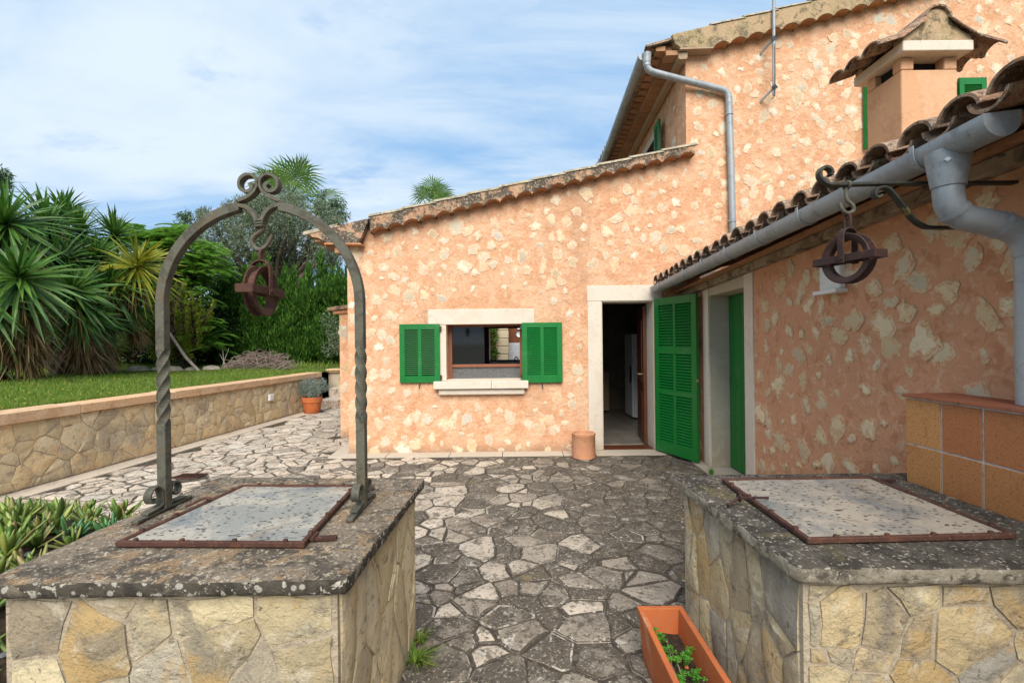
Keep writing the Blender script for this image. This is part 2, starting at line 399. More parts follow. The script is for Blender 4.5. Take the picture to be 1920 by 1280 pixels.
BROWNFRAME = mat('brown_frame', (0.24, 0.085, 0.045), 0.5, 0.4, layers=[((0.18, 0.06, 0.03), 'N', 12, 0.5, 0.7, 0.5)])
GRANITE = mat('granite', (0.11, 0.105, 0.10), 0.4, 0.5, layers=[((0.03, 0.03, 0.03), 'N', 90, 0.5, 0.6, 0.8), ((0.30, 0.29, 0.28), 'N', 130, 0.58, 0.66, 0.6)])
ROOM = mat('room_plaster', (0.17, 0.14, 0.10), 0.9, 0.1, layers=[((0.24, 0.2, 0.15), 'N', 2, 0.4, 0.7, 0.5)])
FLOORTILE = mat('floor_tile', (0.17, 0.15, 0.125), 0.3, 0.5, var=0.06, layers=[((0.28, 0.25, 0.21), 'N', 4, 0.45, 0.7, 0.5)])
WHITE = mat('white_enamel', (0.78, 0.80, 0.82), 0.3, 0.5, layers=[((0.7, 0.72, 0.74), 'N', 2, 0.5, 0.7, 0.3)])
WHITEPL = mat('white_plaster', (0.72, 0.70, 0.66), 0.9, 0.1, layers=[((0.6, 0.57, 0.52), 'N', 4, 0.5, 0.7, 0.4)])
DARKMETAL = mat('dark_metal', (0.03, 0.03, 0.032), 0.4, 0.5, metal=0.6)
BRASS = mat('dull_brass', (0.45, 0.36, 0.18), 0.4, 0.5, metal=0.8)
SOIL = mat('soil', (0.055, 0.038, 0.026), 1.0, 0.05, layers=[((0.10, 0.075, 0.05), 'N', 30, 0.5, 0.7, 0.6)], bump=[('N', 40, 0.02)])
LAWN = mat('lawn_soil', (0.10, 0.13, 0.035), 1.0, 0.05, layers=[((0.07, 0.13, 0.025), 'N', 1.2, 0.4, 0.65, 0.7), ((0.17, 0.14, 0.07), 'N', 5, 0.58, 0.72, 0.5)], bump=[('N', 20, 0.03)])
GROUND = mat('ground', (0.16, 0.14, 0.09), 1.0, 0.05, layers=[((0.08, 0.11, 0.035), 'N', 0.3, 0.4, 0.65, 0.7)], bump=[('N', 8, 0.03)])
ROCK = mat('rock', (0.34, 0.29, 0.22), 0.95, 0.1, var=0.2, layers=[((0.2, 0.16, 0.12), 'N', 6, 0.45, 0.7, 0.7)], bump=[('N', 12, 0.03)])
BARK = mat('bark', (0.14, 0.10, 0.07), 0.95, 0.1, layers=[((0.06, 0.045, 0.032), 'N', 9, 0.45, 0.68, 0.8, (3, 3, 0.5))], bump=[('N', 14, 0.03, (2, 2, 0.4))])
TWIG = mat('dry_twig', (0.24, 0.17, 0.14), 0.95, 0.1, pal=[(0.22, 0.15, 0.13), (0.33, 0.26, 0.20), (0.16, 0.11, 0.11), (0.28, 0.19, 0.17)], var=0.2)
POLEWOOD = mat('grey_pole_wood', (0.34, 0.29, 0.23), 0.9, 0.1, layers=[((0.2, 0.16, 0.12), 'N', 12, 0.45, 0.7, 0.7)])


def leafmat(name, pal, trans=0.3, rough=0.55, spec=0.3, layers=()):
    return mat(name, pal[0], rough, spec, pal=pal, var=0.25, trans=trans, layers=layers)


YUCCA = leafmat('yucca_leaf', [(0.036, 0.125, 0.017), (0.075, 0.185, 0.026), (0.024, 0.085, 0.014), (0.14, 0.24, 0.03), (0.045, 0.14, 0.022)], 0.25, 0.4, 0.5)
YUCCAGOLD = leafmat('yellow_yucca_leaf', [(0.30, 0.29, 0.02), (0.20, 0.25, 0.02), (0.38, 0.33, 0.03), (0.12, 0.19, 0.02)], 0.25, 0.45, 0.4)
YUCCADEAD = leafmat('dead_yucca_leaf', [(0.36, 0.24, 0.12), (0.23, 0.14, 0.065), (0.46, 0.34, 0.19), (0.16, 0.095, 0.05), (0.38, 0.21, 0.07)], 0.2, 0.8, 0.15)
OLIVE = leafmat('olive_leaf', [(0.16, 0.20, 0.11), (0.10, 0.14, 0.07), (0.25, 0.295, 0.185), (0.065, 0.10, 0.05), (0.33, 0.37, 0.25)], 0.28, 0.5, 0.4)
CYPRESS = leafmat('cypress_leaf', [(0.040, 0.12, 0.015), (0.025, 0.075, 0.012), (0.080, 0.18, 0.022), (0.05, 0.14, 0.016), (0.13, 0.23, 0.03)], 0.3, 0.7, 0.2)
FEATHER = leafmat('feathery_leaf', [(0.16, 0.33, 0.045), (0.10, 0.24, 0.035), (0.24, 0.42, 0.06), (0.19, 0.37, 0.05)], 0.42, 0.5, 0.3)
JUNIPER = leafmat('juniper_leaf', [(0.22, 0.28, 0.025), (0.14, 0.20, 0.022), (0.32, 0.35, 0.035), (0.09, 0.15, 0.018)], 0.3, 0.7, 0.2)
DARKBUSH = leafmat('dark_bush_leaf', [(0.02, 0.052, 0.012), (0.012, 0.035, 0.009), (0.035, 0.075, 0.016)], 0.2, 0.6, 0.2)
FANPALM = leafmat('palm_leaf', [(0.11, 0.23, 0.04), (0.17, 0.28, 0.05), (0.24, 0.33, 0.075), (0.07, 0.17, 0.03)], 0.35, 0.45, 0.4)
GUM = leafmat('gum_leaf', [(0.09, 0.15, 0.09), (0.12, 0.18, 0.13), (0.16, 0.23, 0.09)], 0.3, 0.5, 0.3)
SUCC = leafmat('succulent_leaf', [(0.17, 0.28, 0.05), (0.25, 0.34, 0.06), (0.12, 0.22, 0.05), (0.32, 0.36, 0.08), (0.36, 0.25, 0.12)], 0.25, 0.35, 0.5,
    layers=[((0.10, 0.16, 0.05), 'N', 9, 0.5, 0.7, 0.4)])
SUCCBLUE = leafmat('dark_succulent_leaf', [(0.05, 0.16, 0.05), (0.08, 0.21, 0.06), (0.04, 0.12, 0.045)], 0.15, 0.35, 0.5)
GRASS = leafmat('grass_blade', [(0.12, 0.24, 0.025), (0.17, 0.29, 0.035), (0.075, 0.16, 0.018), (0.24, 0.31, 0.05), (0.30, 0.27, 0.10)], 0.35, 0.6, 0.2)
YELLOWFL = leafmat('yellow_flower', [(0.7, 0.5, 0.02), (0.75, 0.6, 0.05)], 0.2)
CLOVER = leafmat('clover_leaf', [(0.10, 0.34, 0.03), (0.07, 0.26, 0.025), (0.16, 0.42, 0.05)], 0.35, 0.5, 0.3)
SILVER = leafmat('silver_leaf', [(0.20, 0.25, 0.20), (0.28, 0.33, 0.28), (0.14, 0.18, 0.15), (0.24, 0.28, 0.25)], 0.2, 0.7, 0.2)
PATIOBUSH = leafmat('patio_bush_leaf', [(0.07, 0.16, 0.02), (0.14, 0.25, 0.03), (0.04, 0.10, 0.015)], 0.3, 0.5, 0.3)

# ------------------------------------------------------------------ mesh helpers
WLOC = {}


def tag(o, label=None, cat=None, group=None, kind=None):
    if label:
        o['label'] = label
    if cat:
        o['category'] = cat
    if group:
        o['group'] = group
    if kind:
        o['kind'] = kind
    return o


def thing(name, loc, label, cat, group=None):
    o = bpy.data.objects.new(name, None)
    COL.objects.link(o)
    o.location = loc
    o.empty_display_size = 0.1
    WLOC[o] = Vector(loc)
    return tag(o, label, cat, group)


def link(name, me, material, parent=None, loc=(0, 0, 0)):
    """link a mesh whose vertices are relative to loc (a world point)"""
    o = bpy.data.objects.new(name, me)
    COL.objects.link(o)
    loc = Vector(loc)
    WLOC[o] = loc
    if parent is not None:
        o.parent = parent
        o.location = loc - WLOC[parent]
    else:
        o.location = loc
    if material is not None and len(me.materials) == 0:
        me.materials.append(material)
    return o


class MB:
    def __init__(self):
        self.v, self.f = [], []

    def add(self, vs, fs):
        n = len(self.v)
        self.v += [tuple(p) for p in vs]
        self.f += [tuple(i + n for i in f) for f in fs]
        return self

    def box(self, x0, x1, y0, y1, z0, z1):
        return self.add([(x0, y0, z0), (x1, y0, z0), (x1, y1, z0), (x0, y1, z0), (x0, y0, z1), (x1, y0, z1), (x1, y1, z1), (x0, y1, z1)],
                        [(0, 3, 2, 1), (4, 5, 6, 7), (0, 1, 5, 4), (1, 2, 6, 5), (2, 3, 7, 6), (3, 0, 4, 7)])

    def obox(self, o, a, b, c):
        """box from corner o with edge vectors a, b, c"""
        o, a, b, c = Vector(o), Vector(a), Vector(b), Vector(c)
        p = [o, o + a, o + a + b, o + b, o + c, o + a + c, o + a + b + c, o + b + c]
        fs = [(0, 3, 2, 1), (4, 5, 6, 7), (0, 1, 5, 4), (1, 2, 6, 5), (2, 3, 7, 6), (3, 0, 4, 7)]
        if a.cross(b).dot(c) < 0:
            fs = [tuple(reversed(f)) for f in fs]
        return self.add(p, fs)

    def prism(self, poly, frame, w0, w1):
        """polygon in (u,v) swept from w0 to w1 through frame(u,v,w)"""
        n = len(poly)
        vs = [frame(u, v, w0) for u, v in poly] + [frame(u, v, w1) for u, v in poly]
        fs = [(i, (i + 1) % n, n + (i + 1) % n, n + i) for i in range(n)]
        tri = tessellate_polygon([[Vector((u, v, 0)) for u, v in poly]])
        fs += [tuple(t) for t in tri] + [tuple(n + i for i in reversed(t)) for t in tri]
        return self.add(vs, fs)

    def tube(self, pts, r, n=8, closed=False, cap=True, rx=None):
        """round tube along pts; r a number or list"""
        pts = [Vector(p) for p in pts]
        m = len(pts)
        base = len(self.v)
        ref = None
        for i, p in enumerate(pts):
            if closed:
                t = pts[(i + 1) % m] - pts[i - 1]
            else:
                t = pts[min(i + 1, m - 1)] - pts[max(i - 1, 0)]
            if t.length < 1e-9:
                t = Vector((0, 0, 1))
            t.normalize()
            if ref is None:
                ref = Vector((0, 0, 1)) if abs(t.z) < 0.9 else Vector((1, 0, 0))
            a = (ref - t * ref.dot(t)).normalized()
            ref = a
            b = t.cross(a)
            rr = r[i] if isinstance(r, (list, tuple)) else r
            for k in range(n):
                q = 2 * math.pi * k / n
                self.v.append(tuple(p + a * (rr * math.cos(q)) + b * (rr * math.sin(q))))
        for i in range(m if closed else m - 1):
            for k in range(n):
                self.f.append((base + i * n + k, base + i * n + (k + 1) % n, base + ((i + 1) % m) * n + (k + 1) % n, base + ((i + 1) % m) * n + k))
        if cap and not closed:
            self.f.append(tuple(base + k for k in reversed(range(n))))
            self.f.append(tuple(base + (m - 1) * n + k for k in range(n)))
        return self

    def bar(self, pts, side, wa, wb, twist=None):
        """rectangular bar along pts; wa wide along 'side', wb thick across it; twist = angle per point"""
        pts = [Vector(p) for p in pts]
        m = len(pts)
        base = len(self.v)
        for i, p in enumerate(pts):
            t = (pts[min(i + 1, m - 1)] - pts[max(i - 1, 0)]).normalized()
            s = Vector(side)
            s = (s - t * s.dot(t)).normalized()
            u = t.cross(s)
            if twist:
                q = twist[i]
                s, u = s * math.cos(q) + u * math.sin(q), u * math.cos(q) - s * math.sin(q)
            a = (wa[i] if isinstance(wa, (list, tuple)) else wa) / 2
            b = (wb[i] if isinstance(wb, (list, tuple)) else wb) / 2
            for x, y in ((-1, -1), (1, -1), (1, 1), (-1, 1)):
                self.v.append(tuple(p + s * (a * x) + u * (b * y)))
        for i in range(m - 1):
            for k in range(4):
                self.f.append((base + i * 4 + k, base + i * 4 + (k + 1) % 4, base + i * 4 + 4 + (k + 1) % 4, base + i * 4 + 4 + k))
        self.f.append(tuple(base + k for k in (3, 2, 1, 0)))
        self.f.append(tuple(base + (m - 1) * 4 + k for k in range(4)))
        return self

    def lathe(self, prof, o=(0, 0, 0), axis='Z', n=24, closed=False):
        """profile of (radius, height) turned about an axis through o"""
        base = len(self.v)
        o = Vector(o)
        m = len(prof)
        for k in range(n):
            q = 2 * math.pi * k / n
            for r, h in prof:
                if axis == 'Z':
                    p = Vector((r * math.cos(q), r * math.sin(q), h))
                elif axis == 'Y':
                    p = Vector((r * math.cos(q), h, r * math.sin(q)))
                else:
                    p = Vector((h, r * math.cos(q), r * math.sin(q)))
                self.v.append(tuple(o + p))
        for k in range(n):
            for i in range(m if closed else m - 1):
                j = (i + 1) % m
                k2 = (k + 1) % n
                self.f.append((base + k * m + i, base + k2 * m + i, base + k2 * m + j, base + k * m + j))
        return self

    def build(self, name, material, parent=None, smooth=False, bevel=0, origin=None, seg=2, angle=0.6):
        v = np.array(self.v, dtype=np.float64)
        c = Vector((v.min(0) + v.max(0)) / 2) if origin is None else Vector(origin)
        me = bpy.data.meshes.new(name)
        me.from_pydata([tuple(p - np.array(c)) for p in v], [], self.f)
        me.validate()
        bm = bmesh.new()
        bm.from_mesh(me)
        bmesh.ops.recalc_face_normals(bm, faces=bm.faces)
        bm.to_mesh(me)
        bm.free()
        if smooth:
            me.polygons.foreach_set('use_smooth', [True] * len(me.polygons))
            me.set_sharp_from_angle(angle=smooth if isinstance(smooth, float) else math.radians(40))
        o = link(name, me, material, parent, c)
        if bevel:
            b = o.modifiers.new('bevel', 'BEVEL')
            b.width = bevel
            b.segments = seg
            b.limit_method = 'ANGLE'
            b.angle_limit = angle
        return o


def np_mesh(name, V, k, material, parent=None, loc=(0, 0, 0), smooth=False):
    """mesh from an (n*k,3) array: every k vertices one polygon"""
    V = np.asarray(V, dtype=np.float32).reshape(-1, 3) - np.array(loc, dtype=np.float32)
    n = len(V)
    me = bpy.data.meshes.new(name)
    me.vertices.add(n)
    me.vertices.foreach_set('co', V.ravel())
    me.loops.add(n)
    me.loops.foreach_set('vertex_index', np.arange(n, dtype=np.int32))
    me.polygons.add(n // k)
    me.polygons.foreach_set('loop_start', np.arange(0, n, k, dtype=np.int32))
    me.polygons.foreach_set('loop_total', np.full(n // k, k, dtype=np.int32))
    me.update(calc_edges=True)
    return link(name, me, material, parent, loc)


def copy_thing(o, loc=None, rz=0.0, label=None):
    """a copy of a thing with copies of its parts and sub-parts (mesh data shared)"""
    c = o.copy()
    COL.objects.link(c)
    WLOC[c] = WLOC[o] if loc is None else Vector(loc)
    if loc is not None:
        c.location = loc
        c.rotation_euler = (0, 0, rz)
    if label:
        c['label'] = label
    for ch in [x for x in KIDS.get(o, [])]:
        d = ch.copy()
        COL.objects.link(d)
        d.parent = c
        for g in KIDS.get(ch, []):
            e = g.copy()
            COL.objects.link(e)
            e.parent = d
    return c


KIDS = {}


def remember(o):
    """note the children of o so that copying needs no depsgraph walk"""
    KIDS[o] = list(o.children)
    for c in o.children:
        KIDS[c] = list(c.children)
    return o


def frame_of(O, d, n):
    O, d, n = Vector(O), Vector(d).normalized(), Vector(n).normalized()
    up = Vector((0, 0, 1))
    return lambda u, v, w: O + d * u + up * v + n * w


def clip(poly, px, py, nx, ny):
    out = []
    n = len(poly)
    for i in range(n):
        a, b = poly[i], poly[(i + 1) % n]
        da = (a[0] - px) * nx + (a[1] - py) * ny
        db = (b[0] - px) * nx + (b[1] - py) * ny
        if da <= 0:
            out.append(a)
        if da * db < 0:
            t = da / (da - db)
            out.append((a[0] + (b[0] - a[0]) * t, a[1] + (b[1] - a[1]) * t))
    return out


def cells(seeds, bounds, reach, aniso=1.0, weight=0.0):
    """Voronoi cells (cut from the bounds rectangle) of the seeds; aniso stretches v"""
    x0, x1, y0, y1 = bounds
    S = [(u, v / aniso) for u, v in seeds]
    wr = random.Random(len(S))
    W = [wr.uniform(-weight, weight) for _ in S]
    grid = {}
    for i, (u, v) in enumerate(S):
        grid.setdefault((int(u // reach), int(v // reach)), []).append(i)
    res = []
    for i, (u, v) in enumerate(S):
        poly = [(max(x0, u - reach), max(y0 / aniso, v - reach)), (min(x1, u + reach), max(y0 / aniso, v - reach)),
                (min(x1, u + reach), min(y1 / aniso, v + reach)), (max(x0, u - reach), min(y1 / aniso, v + reach))]
        gu, gv = int(u // reach), int(v // reach)
        for a in range(gu - 2, gu + 3):
            for b in range(gv - 2, gv + 3):
                for j in grid.get((a, b), ()):
                    if j != i and poly:
                        p, q = S[j]
                        t = 0.5 + (W[i] - W[j]) / (2 * ((p - u) ** 2 + (q - v) ** 2) + 1e-6)
                        poly = clip(poly, u + (p - u) * t, v + (q - v) * t, p - u, q - v)
        res.append([(p, q * aniso) for p, q in poly] if len(poly) > 2 else None)
    return res


def scatter(x0, x1, y0, y1, r, rg, tries=30, ok=None, spread=(0.7, 1.2)):
    """points at least about r apart (dart throwing with a varying radius)"""
    pts = []
    g = r
    grid = {}
    n = int((x1 - x0) * (y1 - y0) / (r * r) * tries / 4)
    for _ in range(n):
        p = (rg.uniform(x0, x1), rg.uniform(y0, y1))
        if ok and not ok(*p):
            continue
        rr = r * rg.uniform(*spread)
        gu, gv = int(p[0] // g), int(p[1] // g)
        good = True
        for a in range(gu - 2, gu + 3):
            for b in range(gv - 2, gv + 3):
                for q in grid.get((a, b), ()):
                    if (p[0] - q[0]) ** 2 + (p[1] - q[1]) ** 2 < rr * rr:
                        good = False
                        break
                if not good:
                    break
            if not good:
                break
        if good:
            pts.append(p)
            grid.setdefault((gu, gv), []).append(p)
    return pts


def poly_area(p):
    return abs(sum(p[i][0] * p[(i + 1) % len(p)][1] - p[(i + 1) % len(p)][0] * p[i][1] for i in range(len(p)))) / 2


def inset(poly, d):
    """move every edge of a convex polygon inwards by d"""
    cx = sum(p[0] for p in poly) / len(poly)
    cy = sum(p[1] for p in poly) / len(poly)
    out = list(poly)
    n = len(poly)
    for i in range(n):
        a, b = poly[i], poly[(i + 1) % n]
        ex, ey = b[0] - a[0], b[1] - a[1]
        l = math.hypot(ex, ey)
        if l < 1e-6:
            continue
        nx, ny = ey / l, -ex / l
        if (cx - a[0]) * nx + (cy - a[1]) * ny > 0:
            nx, ny = -nx, -ny
        out = clip(out, a[0] - nx * d, a[1] - ny * d, nx, ny)
        if len(out) < 3:
            return None
    return out


def rough_outline(poly, rg, jit, step):
    """split the edges and push the new points about, so that a stone's edge is not ruled"""
    out = []
    n = len(poly)
    for i in range(n):
        a, b = poly[i], poly[(i + 1) % n]
        l = math.hypot(b[0] - a[0], b[1] - a[1])
        if l < 0.012:
            continue
        k = max(1, min(4, int(l / step)))
        for j in range(k):
            t = j / k
            q = jit if j else jit * 0.6
            out.append((a[0] + (b[0] - a[0]) * t + rg.uniform(-q, q), a[1] + (b[1] - a[1]) * t + rg.uniform(-q, q)))
    return out


def stone(poly, frame, rg, thick, edge, bulge, back=0.0, tilt=0.0):
    """one stone: side skirt, broken edge, uneven face; returns (verts, faces)"""
    n = len(poly)
    cx = sum(p[0] for p in poly) / n
    cy = sum(p[1] for p in poly) / n
    tu, tv = rg.uniform(-tilt, tilt), rg.uniform(-tilt, tilt)
    vs, fs = [], []
    for u, v in poly:
        vs.append(frame(u, v, -back))
    for u, v in poly:
        vs.append(frame(u, v, thick * rg.uniform(0.45, 0.75) + tu * (u - cx) + tv * (v - cy)))
    R = max(math.hypot(p[0] - cx, p[1] - cy) for p in poly)
    for u, v in poly:
        l = max(1e-6, math.hypot(u - cx, v - cy))
        k = max(0.3, 1 - edge / l)
        vs.append(frame(cx + (u - cx) * k, cy + (v - cy) * k, thick * rg.uniform(0.9, 1.1) + tu * (u - cx) + tv * (v - cy)))
    vs.append(frame(cx + rg.uniform(-.1, .1) * R, cy + rg.uniform(-.1, .1) * R, thick + bulge * rg.uniform(0.5, 1.3)))
    for i in range(n):
        j = (i + 1) % n
        fs.append((i, j, n + j, n + i))
        fs.append((n + i, n + j, 2 * n + j, 2 * n + i))
        fs.append((2 * n + i, 2 * n + j, 3 * n))
    return vs, fs


def on_screen_size(c, area):
    p = project(c)
    if p is None or not (-30 < p[0] < 1950 and -30 < p[1] < 1310):
        return 0.0
    d = (Vector(c) - CAM)
    return area * abs(d.y) / d.length ** 3


def rim_faces(o, rim):
    """the worn bevel of a stone (every third group of faces) gets the rim material"""
    if rim:
        o.data.materials.append(rim)
        n = len(o.data.polygons)
        o.data.polygons.foreach_set('material_index', [1 if i % 3 == 1 else 0 for i in range(n)])


def lay_stones(parent, name, items, material, limit=300, smooth=True, rim=None):
    """items = (verts, faces, score); the largest in view become parts, the rest one part of kind stuff"""
    items = sorted(items, key=lambda t: -t[2])
    rest = MB()
    k = 0
    for vs, fs, sc in items:
        if k < limit and sc > 0:
            m = MB().add(vs, fs)
            o = m.build(name, material, parent, smooth=math.radians(50) if smooth else False)
            rim_faces(o, rim)
            k += 1
        else:
            rest.add(vs, fs)
    if rest.f:
        o = rest.build(name, material, parent, smooth=math.radians(50) if smooth else False)
        o['kind'] = 'stuff'
        rim_faces(o, rim)
    return k


def face_field(frame, bounds, spacing, rg, joint, thick, edge, bulge, aniso=1.0, reach=None, jit=0.008, step=0.07, ok=None, back=0.0, tilt=0.03):
    """split stone cladding over a rectangle of a wall face"""
    x0, x1, y0, y1 = bounds
    seeds = scatter(x0, x1, y0 / aniso, y1 / aniso, spacing, rg, spread=(0.45, 1.35))
    seeds = [(u, v * aniso) for u, v in seeds]
    out = []
    for s, poly in zip(seeds, cells(seeds, bounds, reach or spacing * 3, aniso, spacing ** 2 * .35)):
        if not poly:
            continue
        if ok and not ok(*s):
            continue
        p = inset(poly, joint * rg.uniform(0.6, 1.4))
        if not p or poly_area(p) < 0.0006:
            continue
        a = poly_area(p)
        p = rough_outline(p, rg, jit, step)
        if len(p) < 3:
            continue
        vs, fs = stone(p, frame, rg, thick * rg.uniform(0.7, 1.3), edge, bulge, back, tilt)
        c = frame(*s, 0)
        out.append((vs, fs, on_screen_size(c, a)))
    return out
# ------------------------------------------------------------------ ground, paving, lawn terrace
YF = 6.55                                   # plane of the house front


def ret_x(y):                               # face of the retaining wall on the left
    return -5.457 + 0.1004 * (y - 5.156)


g = MB().box(-600, 600, -300, 900, -0.4, -0.06).build('ground', GROUND)
g['kind'] = 'structure'

paving = MB()
paving.add([(ret_x(-2), -2, 0), (9, -2, 0), (9, 12.6, 0), (ret_x(12.6), 12.6, 0), (ret_x(-2), -2, -0.05), (9, -2, -0.05), (9, 12.6, -0.05), (ret_x(12.6), 12.6, -0.05)],
           [(0, 1, 2, 3), (0, 4, 5, 1), (1, 5, 6, 2), (2, 6, 7, 3), (3, 7, 4, 0)])
paving = paving.build('paving', PAVEJOINT)
paving['kind'] = 'structure'


def in_well(x, y, m=0.0):
    return (-1.68 - m < x < -0.50 + m and 1.44 - m < y < 2.53 + m) or (0.92 - m < x < 2.1 and 1.48 - m < y < 2.47 + m)


def pave_ok(x, y):
    if x < ret_x(y) + 0.34 or x > 2.2 + 0.04 * y - 0.02:
        return False
    if y > 6.30 and x > -2.62 and x < 2.6:
        return False
    if y > 7.6 and x > -3.0:
        return False
    if -4.1 < x < -3.78 and 5.43 < y < 5.65:
        return False
    return True


flat = lambda u, v, w: Vector((u, v, w))
rg = random.Random(21)


def pave_seeds():
    pts = []
    for (x0, x1, y0, y1, r) in ((-3.2, 2.5, 0.4, 3.4, 0.155), (-5.6, -3.2, 0.4, 3.4, 0.30), (-5.6, 2.5, 3.4, 6.4, 0.165), (-5.4, -2.5, 6.4, 12.2, 0.25)):
        pts += scatter(x0, x1, y0, y1, r, rg, tries=8, spread=(0.36, 1.6))
    return pts


seeds = pave_seeds()
items = []
for s, poly in zip(seeds, cells(seeds, (-6, 2.6, 0.3, 12.3), 0.75, 1.0, 0.012)):
    if not poly or not pave_ok(*s) or in_well(*s, -0.05):
        continue
    p = inset(poly, rg.uniform(0.002, 0.009))
    if not p or poly_area(p) < 0.002:
        continue
    a = poly_area(p)
    p = rough_outline(p, rg, 0.010, 0.09)
    if len(p) < 3:
        continue
    vs, fs = stone(p, flat, rg, rg.uniform(0.002, 0.008), rg.uniform(0.006, 0.018), 0.002, 0.0, 0.010)
    items.append((vs, fs, on_screen_size((s[0], s[1], 0), a)))
lay_stones(paving, 'paving_stone', items, PAVE, 300, rim=PAVERIM)

# pale edging slabs: along the retaining wall, along the house front and round its corner
ym = 3.0
k = 0
while ym < 11.0:
    L = rg.uniform(0.75, 1.15)
    x0, x1 = ret_x(ym + 0.006), ret_x(ym + L - 0.006)
    MB().add([(x0 + 0.02, ym + 0.006, 0), (x0 + 0.31, ym + 0.006, 0), (x1 + 0.31, ym + L - 0.006, 0), (x1 + 0.02, ym + L - 0.006, 0),
              (x0 + 0.02, ym + 0.006, 0.014), (x0 + 0.31, ym + 0.006, 0.014), (x1 + 0.31, ym + L - 0.006, 0.014), (x1 + 0.02, ym + L - 0.006, 0.014)],
             [(4, 5, 6, 7), (0, 1, 5, 4), (1, 2, 6, 5), (2, 3, 7, 6), (3, 0, 4, 7)]).build('edging_slab', EDGING, paving)
    ym += L
xs = -2.58
while xs < 1.05:
    L = min(rg.uniform(0.6, 0.95), 1.14 - xs)
    MB().box(xs + 0.004, xs + L - 0.004, 6.315, YF - 0.004, 0.0, 0.022).build('edging_slab', PALE, paving, bevel=0.004)
    xs += L
MB().box(1.15, 2.28, 6.30, YF + 0.05, 0.0, 0.02).build('threshold_slab', PALE, paving, bevel=0.004)
MB().add([(-2.58, 6.32, 0.0), (-2.38, YF, 0.0), (-2.38, 7.7, 0), (-2.66, 7.7, 0), (-2.58, 6.32, 0.02), (-2.38, YF, 0.02), (-2.38, 7.7, 0.02), (-2.66, 7.7, 0.02)],
         [(4, 5, 6, 7), (0, 1, 5, 4), (1, 2, 6, 5), (2, 3, 7, 6), (3, 0, 4, 7)]).build('edging_slab', PALE, paving)


def lawn_z(x, y):
    return 0.86 + 0.10 * min(1, max(0, (ret_x(min(y, 12.5)) - 0.3 - x) / 5)) + 0.03 * mnoise.noise((x * 0.5, y * 0.5, 0)) + (0.05 if y > 13 else 0)


def sheet(xs, ys):
    m = MB()
    for y in ys:
        for x in xs(y):
            m.v.append((x, y, lawn_z(x, y)))
    n = len(xs(ys[0]))
    for j in range(len(ys) - 1):
        for i in range(n - 1):
            m.f.append((j * n + i, j * n + i + 1, (j + 1) * n + i + 1, (j + 1) * n + i))
    return m


def xs_a(y):
    xr = ret_x(y) - 0.28
    return [-300, -80, -40] + list(np.linspace(-24, xr, 30))


m = sheet(xs_a, [-60, -20, -5] + list(np.linspace(-2, 12.4, 26)))
lawn = m.build('lawn', LAWN, smooth=True)
lawn['kind'] = 'structure'
m = sheet(lambda y: [-300, -80, -40] + list(np.linspace(-24, -3.3, 22)), list(np.linspace(12.4, 16.4, 8)))
tag(m.build('lawn', LAWN, smooth=True), kind='structure')
m = sheet(lambda y: [-300, -80, -40] + list(np.linspace(-24, 24, 22)) + [80, 300], list(np.linspace(16.4, 24, 5)) + [40, 90, 300, 800])
tag(m.build('lawn', LAWN, smooth=True), kind='structure')

# ------------------------------------------------------------------ retaining wall with coping, steps
ret = thing('retaining_wall', (ret_x(7), 7, 0), 'long low wall of beige crazy stone with terracotta coping holding back the lawn', 'wall')
core = MB()
core.add([(ret_x(-2), -2, -.05), (ret_x(11.4), 11.4, -.05), (ret_x(11.4) - .3, 11.4, -.05), (ret_x(-2) - .3, -2, -.05),
          (ret_x(-2), -2, .765), (ret_x(11.4), 11.4, .765), (ret_x(11.4) - .3, 11.4, .765), (ret_x(-2) - .3, -2, .765)],
         [(0, 1, 5, 4), (1, 2, 6, 5), (2, 3, 7, 6), (3, 0, 4, 7), (4, 5, 6, 7), (0, 3, 2, 1)])
core.build('wall_core', MORTAR, ret)
fr = frame_of((ret_x(0), 0, 0), (0.1004, 1, 0), (1, -0.1004, 0))
lay_stones(ret, 'cladding_stone', face_field(fr, (2.0, 11.4, 0.02, 0.765), 0.22, random.Random(5), 0.005, 0.008, 0.022, 0.009, reach=0.8, jit=0.012), RETSTONE, 300)
ym = 2.0
while ym < 11.35:
    L = min(rg.uniform(0.9, 1.4), 11.42 - ym)
    a, b = ym + 0.003, ym + L - 0.003
    z0, z1 = 0.768 + rg.uniform(-.004, .004), 0.885 + rg.uniform(-.006, .006)
    MB().add([(ret_x(a) + .05, a, z0), (ret_x(b) + .05, b, z0), (ret_x(b) - .33, b, z0), (ret_x(a) - .33, a, z0),
              (ret_x(a) + .05, a, z1), (ret_x(b) + .05, b, z1), (ret_x(b) - .33, b, z1), (ret_x(a) - .33, a, z1)],
             [(0, 1, 5, 4), (1, 2, 6, 5), (2, 3, 7, 6), (3, 0, 4, 7), (4, 5, 6, 7), (0, 3, 2, 1)]).build('coping_block', COPING, ret, bevel=0.008)
    ym += L

end = thing('end_wall', (-3.9, 12.6, 0), 'short stone wall with terracotta coping behind the steps at the end of the path', 'wall')
MB().box(ret_x(12.2) - .3, -2.9, 12.5, 12.8, 0, 0.80).build('wall_core', MORTAR, end)
fr = frame_of((0, 12.5, 0), (1, 0, 0), (0, -1, 0))
lay_stones(end, 'cladding_stone', face_field(fr, (ret_x(12.2), -2.95, 0.02, 0.80), 0.26, random.Random(6), 0.008, 0.02, 0.02, 0.014, reach=0.9), RETSTONE, 100)
for a, b in ((ret_x(12.2) - .35, -4.1), (-4.094, -2.9)):
    MB().box(a, b, 12.44, 12.86, 0.803, 0.90).build('coping_block', COPING, end, bevel=0.008)

